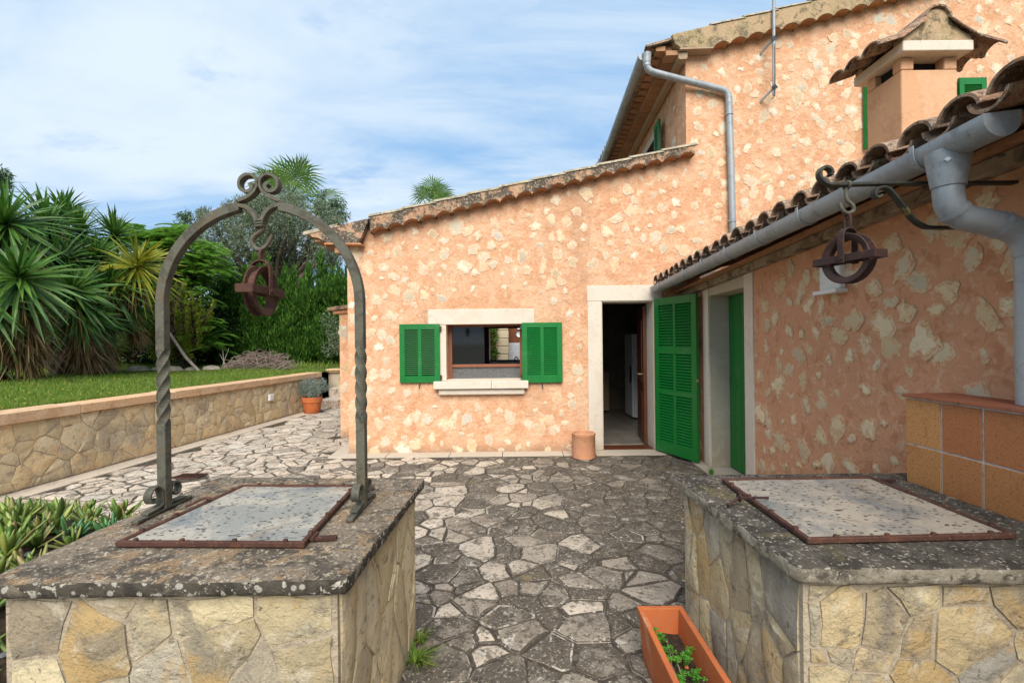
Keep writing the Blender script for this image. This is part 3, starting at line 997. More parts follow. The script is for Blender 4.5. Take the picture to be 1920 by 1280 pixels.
steps = thing('stone_steps', (-4.0, 11.8, 0), 'grey stone steps climbing beside the silvery potted shrub to the lawn', 'steps')
for (x0, x1, y0, y1, z0, z1) in ((ret_x(11.3), -2.95, 11.25, 11.85, 0.001, 0.20), (ret_x(11.9), -4.15, 11.85, 12.45, 0.001, 0.43)):
    MB().box(x0 + .01, x1, y0 + .03, y1, z0, z1 - .04).build('riser', MORTAR, steps)
    n = max(2, int((x1 - x0) / 0.24))
    for i in range(n):
        a = x0 + (x1 - x0) * i / n
        b = x0 + (x1 - x0) * (i + 1) / n
        MB().box(a + .006, b - .006, y0, y1, z1 - .038, z1 + rg.uniform(-.004, .004)).build('tread_stone', PAVE, steps, bevel=0.005)
        MB().box(a + .008, b - .008, y0 + .006, y0 + .029, z0 + .004, z1 - .043).build('riser_stone', PAVE, steps)

# ------------------------------------------------------------------ the house
house = thing('house', (0, YF, 0), 'two-storey house of salmon render with cream stones and green shutters', 'house')
FAC = lambda u, v, w: Vector((u, YF - w, v))


def wall_panel(m, outline, holes, frame, w0, w1):
    loops = [outline] + holes
    flatp = [p for lp in loops for p in lp]
    n = len(flatp)
    tri = tessellate_polygon([[Vector((u, v, 0)) for u, v in lp] for lp in loops])
    vs = [frame(u, v, w0) for u, v in flatp] + [frame(u, v, w1) for u, v in flatp]
    fs = [tuple(t) for t in tri] + [tuple(n + i for i in reversed(t)) for t in tri]
    k = 0
    for lp in loops:
        c = len(lp)
        for i in range(c):
            a, b = k + i, k + (i + 1) % c
            fs.append((a, b, n + b, n + a))
        k += c
    return m.add(vs, fs)


def low_zb(x):
    return 3.159 + 0.2297 * (x + 2.055)


def low_zt(x):
    return 3.405 + 0.2115 * (x + 1.975)


def up_zb(x):
    return 5.715 + 0.255 * (x - 2.849)


def up_zt(x):
    return 5.855 + 0.229 * (x - 2.045)


DX0, DX1, DZ = 1.290, 2.045, 2.165           # kitchen door opening
WX0, WX1, WZ0, WZ1 = -0.945, 0.165, 1.045, 1.852
UX0, UX1, UZ0, UZ1 = 5.36, 6.42, 4.27, 5.24
outline = [(-2.36, -0.02), (DX0, -0.02), (DX0, DZ), (DX1, DZ), (DX1, -0.02), (9.5, -0.02), (9.5, up_zb(9.5) + .05), (2.54, up_zb(2.54) + .05), (2.54, low_zb(2.54) + .06), (-2.36, low_zb(-2.36) + .06)]
m = MB()
wall_panel(m, outline, [[(WX0, WZ0), (WX1, WZ0), (WX1, WZ1), (WX0, WZ1)], [(UX0, UZ0), (UX1, UZ0), (UX1, UZ1), (UX0, UZ1)]], FAC, 0.0, -0.36)
m.build('front_wall', STUCCO, house)
# side and rear walls
m = MB().box(-2.36, -2.03, YF + .363, 10.9, -.02, 3.02)
m.build('side_wall', STUCCO, house)
m = MB()
wall_panel(m, [(-2.027, -.02), (9.5, -.02), (9.5, 5.6), (2.9, 5.6), (2.9, 3.9), (-2.027, 2.95)], [[(-.78, 1.13), (0.75, 1.13), (.75, 1.95), (-.78, 1.95)]],
           lambda u, v, w: Vector((u, 10.55 + w, v)), 0.0, 0.35)
m.build('rear_wall', ROOM, house)
MB().box(9.2, 9.5, YF + .363, 10.54, -.02, 7.2).build('side_wall', STUCCO, house)
# side wall of the tall block, seen edge-on above the low roof
m = MB()
SID = frame_of((2.54, YF, 0), (0.05, 1, 0), (-1, 0.05, 0))
m.prism([(0.362, 3.6), (5.2, 3.6), (5.2, 5.66), (0.362, 5.66)], SID, 0.0, -0.3)
m.build('side_wall', STUCCO, house)
# return of the wall round the left corner with its little tiled cap
MB().box(-2.93, -2.363, 7.74, 9.2, -.02, 2.14).build('buttress', STUCCO, house)
bt = MB().prism([(-3.10, 2.155), (-2.363, 2.22), (-2.363, 2.30), (-3.10, 2.205)], lambda u, v, w: Vector((u, 7.66 + w, v)), 0, 1.6).build('buttress_cap', ROOFTILE, house)
MB().prism([(-3.02, 2.10), (-2.363, 2.14), (-2.363, 2.215), (-3.02, 2.15)], lambda u, v, w: Vector((u, 7.70 + w, v)), 0, 1.5).build('buttress_ledge', CLAYLIP, house)

# the stones that show in the render
RECTS = [(DX0 - .23, DX1 + .23, -.1, 2.42), (WX0 - .30, WX1 + .2, .80, 2.12), (UX0 - .2, UX1 + .2, 4.1, 5.4), (-1.64, -1.0, .98, 1.9), (0.1, .76, .97, 1.9)]


def stone_outline(rg, r, asp, rot):
    n = rg.randint(5, 7)
    off = rg.random()
    pts = []
    for i in range(n):
        q = 2 * math.pi * (i + off + rg.uniform(-.28, .28)) / n
        rr = r * rg.uniform(0.72, 1.15)
        x, y = rr * math.cos(q) * asp, rr * math.sin(q) / asp
        pts.append((x * math.cos(rot) - y * math.sin(rot), x * math.sin(rot) + y * math.cos(rot)))
    return pts


def render_stones(frame, region, spacing, rg, sizes, ok, proud, jit=0.16):
    out = []
    for (u, v) in scatter(*region, spacing, rg, tries=14):
        if not ok(u, v):
            continue
        r = rg.uniform(*sizes) * (1.35 if rg.random() < .12 else 1)
        p = stone_outline(rg, r, rg.uniform(0.80, 1.28), rg.uniform(-1.5, 1.5))
        p = rough_outline(p, rg, r * jit, r * 0.36)
        p = [(u + a, v + b) for a, b in p]
        vs, fs = stone(p, frame, rg, proud * rg.uniform(0.3, 1.4), r * 0.30, 0.006, 0.0, 0.05)
        out.append((vs, fs, on_screen_size(frame(u, v, 0), poly_area(p))))
    return out


def fac_ok(u, v):
    for x0, x1, z0, z1 in RECTS:
        if x0 - .07 < u < x1 + .07 and z0 - .06 < v < z1 + .06:
            return False
    if u < -2.30 or u > 9.3:
        return False
    if u < 2.52:
        return v < low_zb(u) - 0.10
    return v < up_zb(u) - 0.1 or (u < 2.62 and v < low_zb(u) - .1)


items = render_stones(FAC, (-2.3, 9.2, 0.03, 7.0), 0.175, random.Random(33), (0.034, 0.112), fac_ok, 0.005)
lay_stones(house, 'wall_stone', items, WALLSTONE, 300, rim=WALLRIM)
items = render_stones(SID, (0.1, 5.0, 3.7, 5.6), 0.27, random.Random(34), (0.05, 0.10), lambda u, v: True, 0.009)
lay_stones(house, 'side_wall_stone', items, WALLSTONE, 60, rim=WALLRIM)
items = render_stones(lambda u, v, w: Vector((u, 7.74 - w, v)), (-2.9, -2.42, .1, 2.1), 0.26, random.Random(35), (0.05, 0.1), lambda u, v: True, 0.008)
lay_stones(house, 'buttress_stone', items, WALLSTONE, 30)


def verge(x0, x1, zb, zt, pitch, y0, y1, material, topmat, ytop):
    """scalloped verge of tiles bedded in plaster, with clay lips under it and cover tiles on top"""
    n = int((x1 - x0) / pitch)
    pit = (x1 - x0) / n
    bottom = []
    for i in range(n):
        for k in range(8):
            t = k / 8
            x = x0 + (i + t) * pit
            bottom.append((x, zb(x) - 0.03 + 0.062 * math.sin(math.pi * t) ** 0.7))
    bottom.append((x1, zb(x1) - 0.03))
    top = [(x1 - (x1 - x0) * k / 24, zt(x1 - (x1 - x0) * k / 24) - 0.035 + 0.008 * mnoise.noise((k * .7, x0, 0))) for k in range(25)]
    MB().prism(bottom + top, lambda u, v, w: Vector((u, w, v)), y0, y1).build('verge', material, house)
    for i in range(n):                       # clay tile ends under the plaster
        xm = x0 + (i + .5) * pit
        R = pit * 0.47
        vs, fs = [], []
        for k in range(9):
            q = math.pi * (0.08 + 0.84 * k / 8)
            for rr in (1.0, 0.86):
                vx = xm + R * rr * math.cos(q)
                vz = zb(vx) - 0.033 + 0.064 * (math.sin(q) ** 0.8) * rr
                vs += [(vx, y0 + 0.012, vz), (vx, YF + 0.05, vz)]
        for k in range(8):
            a, b = 4 * k, 4 * k + 4
            fs += [(a, b, b + 1, a + 1), (a + 2, a + 3, b + 3, b + 2), (a, a + 2, b + 2, b)]
        MB().add(vs, fs).build('verge_tile', CLAYLIP, house, smooth=True)
    x = x0 - .02
    while x < x1 - .02:                      # cover tiles up the slope, each lapping the one below
        L = min(0.46, x1 - x)
        if L < .1:
            break
        mm = MB()
        nseg = 6
        for xx, lift in ((x, 0.020), (x + L + .03, 0.0)):
            for k in range(nseg + 1):
                q = math.pi * k / nseg
                mm.v.append((xx, (y0 + 0.085) - 0.098 * math.cos(q), zt(xx) - 0.045 + lift + 0.052 * math.sin(q)))
            for k in range(nseg + 1):
                q = math.pi * k / nseg
                mm.v.append((xx, (y0 + 0.085) - 0.082 * math.cos(q), zt(xx) - 0.058 + lift + 0.046 * math.sin(q)))
        s = 2 * (nseg + 1)
        for k in range(nseg):
            mm.f += [(k, k + 1, s + k + 1, s + k), (nseg + 1 + k, s + nseg + 1 + k, s + nseg + 2 + k, nseg + 2 + k),
                     (k, nseg + 1 + k, nseg + 2 + k, k + 1), (s + k, s + k + 1, s + nseg + 2 + k, s + nseg + 1 + k)]
        mm.build('cover_tile', topmat, house, smooth=True)
        x += L


verge(-1.98, 2.60, low_zb, low_zt, 0.228, YF - .15, YF + .30, VERGE, VERGETOP, 0)
verge(2.87, 9.45, up_zb, up_zt, 0.235, YF - .15, YF + .30, VERGE_UP, VERGETOP, 0)


def roof_sheet(x0, x1, y0, y1, zt, name):
    m = MB()
    ny = int((y1 - y0) / 0.11 * 3)
    nx = max(6, int((x1 - x0) / .45))
    for i in range(nx + 1):
        for j in range(ny + 1):
            x, y = x0 + (x1 - x0) * i / nx, y0 + (y1 - y0) * j / ny
            m.v.append((x, y, zt(x) - 0.07 + 0.04 * math.cos(2 * math.pi * y / 0.22)))
    n1 = len(m.v)
    for i in range(nx + 1):
        for j in range(ny + 1):
            p = m.v[i * (ny + 1) + j]
            m.v.append((p[0], p[1], zt(p[0]) - 0.14))
    for i in range(nx):
        for j in range(ny):
            a = i * (ny + 1) + j
            m.f += [(a, a + 1, a + ny + 2, a + ny + 1), (n1 + a, n1 + a + ny + 1, n1 + a + ny + 2, n1 + a + 1)]
    for j in range(ny):
        for a in (j, nx * (ny + 1) + j):
            m.f.append((a, n1 + a, n1 + a + 1, a + 1))
    o = m.build(name, ROOFTILE, house, smooth=True)
    return o


roof_sheet(-2.86, 2.53, YF + .1, 11.0, low_zt, 'low_roof')
roof_sheet(2.06, 9.6, YF + .1, 11.9, up_zt, 'high_roof')

# low eave at the left corner: plaster corbel and stepped brick courses running back
vv = lambda u, v, w: Vector((u, w, v))
MB().prism([(-2.72, 3.09), (-2.60, 3.02), (-2.14, 3.01), (-2.06, 3.20), (-1.99, 3.36), (-2.86, 3.17), (-2.80, 3.10)], vv, YF - .14, YF - .002).build('verge_corbel', VERGE, house, bevel=0.006)
MB().prism([(-2.63, 2.995), (-2.62, 3.018), (-2.12, 3.010), (-2.10, 2.985)], vv, YF - .155, YF - .003).build('corbel_tile', CLAYLIP, house)
for z0, z1, xl in ((3.045, 3.115, -2.78), (2.965, 3.04, -2.64), (2.885, 2.96, -2.50)):
    y = YF - .10
    while y < 10.6:
        MB().box(xl, -2.364, y + .004, y + .20, z0, z1).build('eave_brick', EAVEBRICK, house)
        y += 0.21 if y < 8 else 0.5
y = YF - .15
while y < 9.5:
    mm = MB()
    for xx, zz in ((-2.93, 3.125), (-2.45, 3.235)):
        for k in range(7):
            q = math.pi * k / 6
            mm.v.append((xx, y + .1 - .1 * math.cos(q), zz + .075 * math.sin(q)))
        for k in range(7):
            q = math.pi * k / 6
            mm.v.append((xx, y + .1 - .086 * math.cos(q), zz - .012 + .068 * math.sin(q)))
    for k in range(6):
        mm.f += [(k, k + 1, 15 + k, 14 + k), (7 + k, 21 + k, 22 + k, 8 + k), (k, 7 + k, 8 + k, k + 1)]
    mm.build('eave_tile', VERGETOP, house, smooth=True)
    y += 0.215

# tall block's eave: plaster cornice, two brick courses with gaps, tile ends, gutter
MB().prism([(2.43, 5.695), (2.87, 5.705), (2.875, 6.02), (2.30, 5.89), (2.34, 5.76)], vv, YF - .15, YF - .003).build('verge_corbel', VERGE_UP, house, bevel=0.006)
MB().prism([(2.40, 5.668), (2.41, 5.69), (2.875, 5.70), (2.875, 5.68)], vv, YF - .165, YF - .003).build('corbel_tile', CORNICE, house)


def SE(u, v, w):                             # along the tall block's eave: u back, v up, w outwards
    return SID(u, v, w)


MB().prism([(0.004, 5.58), (0.025, 5.56), (0.12, 5.56), (0.135, 5.58), (0.135, 5.66), (0.004, 5.66)], lambda a, b, c: SE(c, b, a), -0.12, 5.3).build('cornice', CORNICE, house, bevel=0.01)
for w0, w1, z0, z1, st, gap in ((0.137, 0.30, 5.635, 5.70, 0.205, 0.012), (0.31, 0.44, 5.70, 5.765, 0.205, 0.07)):
    u = -0.10
    while u < 5.2:
        m = MB()
        m.prism([(w0, z0), (w1, z0), (w1, z1), (w0, z1)], lambda a, b, c, u=u: SE(u + c, b, a), 0, st - gap)
        m.build('eave_brick', EAVEBRICK, house)
        u += st
u = -0.15
while u < 5.2:
    mm = MB()
    for w, zz in ((0.58, 5.735), (0.20, 5.83)):
        for rr, dz in ((0.1, 0), (0.086, -.012)):
            for k in range(7):
                q = math.pi * k / 6
                mm.v.append(tuple(SE(u + .1 - rr * math.cos(q), zz + dz + rr * .72 * math.sin(q), w)))
    for k in range(6):
        mm.f += [(k, k + 1, 15 + k, 14 + k), (7 + k, 21 + k, 22 + k, 8 + k), (k, 7 + k, 8 + k, k + 1)]
    mm.build('eave_tile', ROOFTILE, house, smooth=True)
    u += 0.215
MB().prism([(.30, 5.702), (.46, 5.768), (.56, 5.775), (.56, 5.79), (.2, 5.79), (.2, 5.702)], lambda a, b, c: SE(c, b, a), -0.05, 5.2).build('eave_board', EAVEBRICK, house)


def half_gutter(name, frame, u0, u1, zf, w, r, parent, seg=10, rim=0.012):
    """open half-round gutter with a beaded lip and closed ends; zf(u) height of its centre"""
    m = MB()
    us = [u0 + (u1 - u0) * i / 12 for i in range(13)]
    prof = []
    for k in range(seg + 1):
        q = math.pi * (1 + k / seg)
        prof.append((r * math.cos(q), r * math.sin(q)))
    prof = [(-r, r * .25)] + prof + [(r, r * .45)]
    inner = [(a * .95, b * .95 + .002) for a, b in reversed(prof)]
    ring = prof + inner
    n = len(ring)
    for u in us:
        for a, b in ring:
            m.v.append(tuple(frame(u, zf(u) + b, w - a)))
    for i in range(len(us) - 1):
        for k in range(n):
            m.f.append((i * n + k, i * n + (k + 1) % n, (i + 1) * n + (k + 1) % n, (i + 1) * n + k))
    h = len(prof)
    for i in (0, len(us) - 1):
        m.f.append(tuple(i * n + k for k in range(h)))
    o = m.build(name, ZINC, parent, smooth=math.radians(35))
    return o


def ring_clip(frame, u, zf, w, r, parent, name='gutter_bracket', bmat=None):
    m = MB()
    pts = [frame(u, zf(u) + (r + .004) * math.sin(q), w - (r + .004) * math.cos(q)) for q in [math.pi * (1 + k / 10) for k in range(11)]]
    pts = [frame(u, zf(u) + r * .5, w + r + .004)] + pts + [frame(u, zf(u) + r * .5, w - r - .004)]
    m.bar(pts, frame(1, 0, 0) - frame(0, 0, 0), 0.022, 0.006)
    return m.build(name, bmat or ZINC, parent)


hg_z = lambda u: 5.615 - 0.004 * u
half_gutter('gutter', SE, -0.15, 5.2, hg_z, 0.635, 0.066, house)
for u in (0.25, 0.95, 1.6, 2.3, 3.0, 3.7):
    ring_clip(SE, u, hg_z, 0.635, 0.066, house)
m = MB().lathe([(0.001, 0.0), (0.055, 0.0), (0.066, 0.13), (0.06, 0.13), (0.05, 0.01), (0.001, 0.01)], (1.945, 6.42, 5.50), n=16)
m.build('gutter_outlet', ZINC, house, smooth=True)


def smooth_path(pts, n=6):
    """rounded polyline through pts (Catmull-Rom)"""
    P = [Vector(p) for p in pts]
    P = [P[0] * 2 - P[1]] + P + [P[-1] * 2 - P[-2]]
    out = []
    for i in range(1, len(P) - 2):
        for k in range(n):
            t = k / n
            a, b, c, d = P[i - 1], P[i], P[i + 1], P[i + 2]
            out.append(0.5 * ((2 * b) + (c - a) * t + (2 * a - 5 * b + 4 * c - d) * t * t + (3 * b - a - 3 * c + d) * t ** 3))
    out.append(P[-2])
    return out


m = MB().tube(smooth_path([(1.945, 6.42, 5.54), (1.947, 6.42, 5.46), (1.985, 6.425, 5.405), (2.08, 6.43, 5.365), (2.6, 6.46, 5.245), (2.98, 6.475, 5.155), (3.09, 6.48, 5.11), (3.125, 6.48, 5.02), (3.128, 6.48, 4.9), (3.15, 6.48, 3.9), (3.163, 6.48, 2.9)], 5), 0.046, 12)
m.build('downspout', ZINC, house, smooth=True)
for z in (4.80, 3.28):
    MB().lathe([(0.05, -.018), (0.054, -.018), (0.054, .018), (0.05, .018)], (3.128 + (4.8 - z) * .018, 6.48, z), n=14, closed=True).build('pipe_bracket', ZINC, house, smooth=True)
MB().lathe([(0.048, -.02), (0.051, -.02), (0.051, .02), (0.048, .02)], (1.947, 6.42, 5.475), n=14, closed=True).build('pipe_collar', ZINC, house, smooth=True)


# ---- window and door surrounds
def blk(name, x0, x1, z0, z1, proud, deep, material=PALE, parent=house, bev=0.006):
    return MB().box(x0, x1, YF - proud, YF + deep, z0, z1).build(name, material, parent, bevel=bev)


win = blk('window', WX0 + .001, WX0 + .055, WZ0 + .001, WZ1 - .001, -0.20, 0.26, BROWNFRAME, house, 0.003)   # the sash frame's left post carries the rest
blk('lintel', -1.205, 0.325, WZ1, 2.072, 0.014, 0.0, PALE, win)
blk('jamb', WX0 - .095, WX0 - .002, WZ0, WZ1 - .003, 0.010, 0.0, PALE, win)
blk('jamb', WX1 + .002, WX1 + .09, WZ0, WZ1 - .003, 0.010, 0.0, PALE, win)
blk('sill', -1.12, -0.30, 0.935, WZ0 - .002, 0.115, 0.0, PALE, win, 0.008)
blk('sill', -0.297, 0.225, 0.935, WZ0 - .002, 0.115, 0.0, PALE, win, 0.008)
blk('sill_moulding', -1.055, 0.175, 0.845, 0.932, 0.07, 0.0, PALE, win, 0.02)
MB().box(WX0 + .001, WX1 - .001, YF + .002, YF + .30, WZ0 + .001, WZ0 + .012).build('inner_sill', PALE, win)
MB().box(WX0 + .056, WX1 - .001, YF + .20, YF + .26, 1.225, 1.268).build('bottom_rail', BROWNFRAME, win, bevel=0.003)
MB().box(WX0 + .056, WX1 - .001, YF + .225, YF + .255, WZ0 + .013, 1.223).build('lower_panel', GRANITE, win)
MB().box(WX0 + .056, WX1 - .001, YF + .20, YF + .26, WZ1 - .03, WZ1 - .002).build('top_rail', BROWNFRAME, win)
MB().box(WX1 - .05, WX1 - .002, YF + .199, YF + .261, WZ0 + .013, WZ1 - .031).build('side_post', BROWNFRAME, win)
GLASS = mat('dark_glass', (0.012, 0.013, 0.014), 0.05, 0.5)
MB().box(WX0 + .057, -0.415, YF + .228, YF + .234, 1.269, WZ1 - .031).build('pane', GLASS, win)
MB().box(-0.452, -0.415, YF + .236, YF + .258, 1.269, WZ1 - .031).build('sash_post', DARKMETAL, win)

door = MB().box(DX0 + .002, DX1 - .002, YF + .03, YF + .30, 0.0, 0.028).build('doorway', DARKWOOD, house)   # wooden threshold
blk('lintel', DX0 - .205, DX1 + .115, DZ, 2.388, 0.012, 0.0, PALE, door)
blk('jamb', DX0 - .20, DX0 - .001, 0.022, DZ - .002, 0.012, 0.0, PALE, door)
blk('jamb', DX1 + .001, DX1 + .115, 0.022, DZ - .002, 0.012, 0.0, PALE, door)
MB().box(DX0 + .0005, DX0 + .012, YF + .003, YF + .355, 0.03, DZ - .002).build('reveal', PALE, door)
MB().box(DX1 - .012, DX1 - .0005, YF + .003, YF + .355, 0.03, DZ - .002).build('reveal', PALE, door)
MB().box(DX0 + .013, DX1 - .013, YF + .003, YF + .355, DZ - .012, DZ - .001).build('reveal', PALE, door)

uw = blk('window', UX0, UX0 + .06, UZ0, UZ1, -.1, .15, GREEN, house, 0.003)
blk('side_post', UX1 - .06, UX1, UZ0, UZ1, -.1, .15, GREEN, uw, 0.003)
blk('top_rail', UX0 + .061, UX1 - .061, UZ1 - .06, UZ1, -.1, .15, GREEN, uw, 0.003)
blk('bottom_rail', UX0 + .061, UX1 - .061, UZ0, UZ0 + .06, -.1, .15, GREEN, uw, 0.003)
blk('pane', UX0 + .061, UX1 - .061, UZ0 + .061, UZ1 - .061, -.12, .13, GLASS, uw, 0)
blk('sill', UX0 - .12, UX1 + .12, UZ0 - .1, UZ0 - .002, 0.06, 0.0, PALE, uw)
# white window surround and green shutter on the tall block's side wall
m = MB().prism([(1.35, 4.35), (2.7, 4.35), (2.7, 5.36), (1.35, 5.36)], SE, 0.016, 0.002)
sw = m.build('window', PALE, house)
MB().prism([(1.58, 4.5), (2.5, 4.5), (2.5, 5.2), (1.58, 5.2)], SE, 0.030, 0.018).build('pane', GLASS, sw)


def shutter(P, d, w, h, cols, panels, parent, thick=0.036, stile=0.075, mid=0.05, slat_h=0.0285):
    """louvred shutter hinged at P, spanning direction d; panels = (z0, z1) of the louvred fields"""
    d = Vector(d).normalized()
    n = Vector((d.y, -d.x, 0))
    up = Vector((0, 0, 1))
    P = Vector(P)
    m = MB()

    def b(u0, u1, v0, v1, t0, t1, mm):
        mm.obox(P + d * u0 + up * v0 + n * t0, d * (u1 - u0), up * (v1 - v0), n * (t1 - t0))
    b(0, stile, 0, h, 0, thick, m)
    b(w - stile, w, 0, h, 0, thick, m)
    cw = (w - 2 * stile - mid * (cols - 1)) / cols
    edges = [0.0] + [z for p in panels for z in p] + [h]
    for i in range(0, len(edges), 2):
        b(stile + .0005, w - stile - .0005, edges[i], edges[i + 1], 0.001, thick - .001, m)
    for z0, z1 in panels:
        for c in range(1, cols):
            u0 = stile + c * cw + (c - 1) * mid
            b(u0, u0 + mid, z0 + .0005, z1 - .0005, 0.002, thick - .002, m)
    o = m.build('shutter', GREEN, parent, bevel=0.002, seg=1)
    me = None
    for z0, z1 in panels:
        k = max(1, int((z1 - z0) / slat_h))
        st = (z1 - z0) / k
        for c in range(cols):
            u0 = stile + c * (cw + mid)
            for i in range(k):
                cpt = P + d * (u0 + cw / 2) + up * (z0 + (i + .5) * st) + n * (thick / 2)
                if me is None:
                    mm = MB()
                    a = n * (thick * .80) + up * (-slat_h * .95)
                    t = (up * 1.0 + n * .5).normalized() * 0.006
                    mm.obox(-d * (cw / 2) - a / 2 - t / 2, d * cw, a, t)
                    me = bpy.data.meshes.new('slat')
                    me.from_pydata(mm.v, [], mm.f)
                    me.materials.append(GREEN)
                link('slat', me, None, o, cpt)
    return o


s1 = shutter((-1.035, YF - .045, 1.026), (-1, 0, 0), 0.575, 0.838, 2, [(0.095, 0.765)], house)
s2 = shutter((0.142, YF - .018, 1.008), (1, 0, 0), 0.575, 0.858, 2, [(0.095, 0.785)], house)
for o in (s1, s2):
    pass
# the first window shutter's normal points into the wall for (-1,0,0); both sit just proud of the render
for x, z in ((-1.33, 1.0), (0.425, 0.975)):
    MB().tube([(x, YF - .002, z), (x, YF - .075, z), (x + .006, YF - .085, z - .035), (x, YF - .07, z - .055)], 0.008, 6).build('shutter_catch', BLACKIRON, house, smooth=True)
for z in (1.10, 1.80):
    MB().box(-1.034, -1.01, YF - .06, YF - .012, z - .03, z + .03).build('hinge', BLACKIRON, house)
    MB().box(0.118, 0.141, YF - .06, YF - .012, z - .03, z + .03).build('hinge', BLACKIRON, house)
ds = shutter((2.065, YF - .06, 0.045), (0.30, -0.735, 0), 0.79, 2.135, 2, [(0.14, 0.80), (0.86, 1.36), (1.45, 2.03)], house, thick=0.045, stile=0.085, mid=0.045, slat_h=0.038)
MB().obox((2.335, 5.80, 1.06), (0.02, -0.05, 0), (-.03, -.012, 0), (0, 0, .035)).build('shutter_latch', BRASS, ds)
shutter((5.10, YF - .02, UZ0 + .02), (0.35, -0.94, 0), 0.52, 0.96, 1, [(0.08, 0.88)], house, stile=0.06)
shutter((6.43, YF - .02, UZ0), (1, 0, 0), 0.39, 1.02, 1, [(0.08, 0.92)], house, stile=0.07)
so = SE(1.33, 4.42, 0.075)
shutter(so, (-0.05, -1, 0), 0.30, 0.86, 1, [(0.08, 0.78)], house, stile=0.06)

# ------------------------------------------------------------------ kitchen behind the door and window
kit = thing('kitchen_interior', (0.5, 8.5, 0), 'dim kitchen room with pale floor tiles seen through the open doorway', 'room')
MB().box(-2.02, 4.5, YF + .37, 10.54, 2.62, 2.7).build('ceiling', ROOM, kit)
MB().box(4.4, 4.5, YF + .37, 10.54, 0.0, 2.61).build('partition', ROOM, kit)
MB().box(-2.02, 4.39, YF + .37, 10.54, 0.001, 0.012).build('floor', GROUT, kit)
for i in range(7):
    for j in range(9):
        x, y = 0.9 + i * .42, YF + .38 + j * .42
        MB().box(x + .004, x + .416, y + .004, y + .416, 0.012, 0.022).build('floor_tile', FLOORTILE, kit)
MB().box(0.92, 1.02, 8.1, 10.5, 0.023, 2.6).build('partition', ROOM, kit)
MB().box(-1.8, -.5, 9.9, 10.5, .023, 2.2).build('cupboard', DARKWOOD, kit)
cab = MB().box(1.45, 2.12, 10.0, 10.5, 0.06, 0.9).build('base_cabinet', mat('cabinet_front', (0.30, 0.20, 0.11), 0.6), kit, bevel=0.004)
MB().box(1.43, 2.14, 9.97, 10.5, 0.902, 0.94).build('worktop', GRANITE, kit)
MB().box(1.3, 2.1, 10.1, 10.5, 1.5, 2.2).build('wall_cabinet', DARKWOOD, kit, bevel=0.004)

fridge = thing('fridge', (2.7, 9.4, 0.022), 'white refrigerator standing in the dark kitchen beyond the door', 'fridge')
MB().box(2.45, 3.05, 9.10, 9.70, 0.05, 1.72).build('cabinet', WHITE, fridge, bevel=0.012)
MB().box(2.395, 2.447, 9.10, 9.70, 0.06, 1.13).build('door', WHITE, fridge, bevel=0.01)
MB().box(2.395, 2.447, 9.10, 9.70, 1.14, 1.72).build('freezer_door', WHITE, fridge, bevel=0.01)
MB().box(2.365, 2.392, 9.14, 9.165, 0.75, 1.08).build('handle', DARKMETAL, fridge)
MB().box(2.47, 3.03, 9.12, 9.68, 0.022, 0.05).build('plinth', DARKMETAL, fridge)

wd = MB()
wd.obox((2.02, YF + .30, 0.035), (-0.045, .004, 0), (.10, .71, 0), (0, 0, 2.08))
wdo = wd.build('wooden_door', DARKWOOD, house, bevel=0.003)
for z0, z1 in ((0.2, 0.8), (0.95, 1.9)):
    MB().obox((1.991, YF + .42, z0), (-0.012, 0, 0), (.065, .46, 0), (0, 0, z1 - z0)).build('door_panel', DARKWOOD, wdo, bevel=0.008)
MB().tube([(1.985, YF + .40, 1.08), (1.925, YF + .398, 1.08), (1.935, YF + .52, 1.08)], 0.011, 8).build('handle', BRASS, wdo, smooth=True)

# back window of the kitchen and the patio beyond it
bw = MB().box(-.78, .75, 10.60, 10.66, 1.131, 1.175).build('rear_window', DARKMETAL, house)
MB().box(-.78, -.73, 10.60, 10.66, 1.176, 1.949).build('side_post', DARKMETAL, bw)
MB().box(.70, .75, 10.60, 10.66, 1.176, 1.949).build('side_post', DARKMETAL, bw)
MB().box(-.729, .699, 10.60, 10.66, 1.905, 1.949).build('top_rail', DARKMETAL, bw)
MB().box(-.84, .8, 10.36, 10.54, 1.06, 1.126).build('rear_sill', WHITEPL, kit, bevel=0.004)
tap = thing('kitchen_tap', (0.12, 10.42, 1.126), 'dark curved kitchen tap on the white sill inside the window', 'tap')
MB().tube(smooth_path([(0.06, 10.42, 1.128), (0.06, 10.42, 1.21), (0.09, 10.41, 1.245), (0.13, 10.40, 1.21), (0.13, 10.40, 1.19)], 4), 0.011, 7).build('spout', DARKMETAL, tap, smooth=True)
MB().tube([(0.15, 10.42, 1.128), (0.20, 10.41, 1.17), (0.30, 10.40, 1.225)], [.016, .014, .011], 7).build('lever', DARKMETAL, tap, smooth=True)

MB().box(-2.2, 2.9, 10.95, 15.9, -.05, 0.02).build('patio', PAVEJOINT)['kind'] = 'structure'
pw = thing('patio_wall', (0, 14.2, 0.02), 'orange rendered patio wall seen through the kitchen windows', 'wall')
MB().box(-2.1, -0.22, 14.2, 14.5, 0.02, 2.6).build('render', mat('orange_render', (0.62, 0.30, 0.13), 0.9, 0.1, layers=[((0.5, 0.22, 0.1), 'N', 4, .5, .7, .6)]), pw)
MB().box(-0.22, 2.9, 14.2, 14.5, 1.56, 2.6).build('brown_panel', mat('brown_render', (0.20, 0.075, 0.035), 0.8, 0.2, layers=[((0.14, 0.05, .025), 'N', 5, .5, .7, .6)]), pw)
MB().box(-0.22, 2.9, 14.2, 14.5, 0.02, 1.55).build('tile_backing', GROUT, pw)
TILEB = mat('blue_white_tile', (0.62, 0.64, 0.68), 0.35, 0.5, layers=[((0.16, 0.18, 0.30), 'v', 22, 0.30, 0.20, 0.7)])
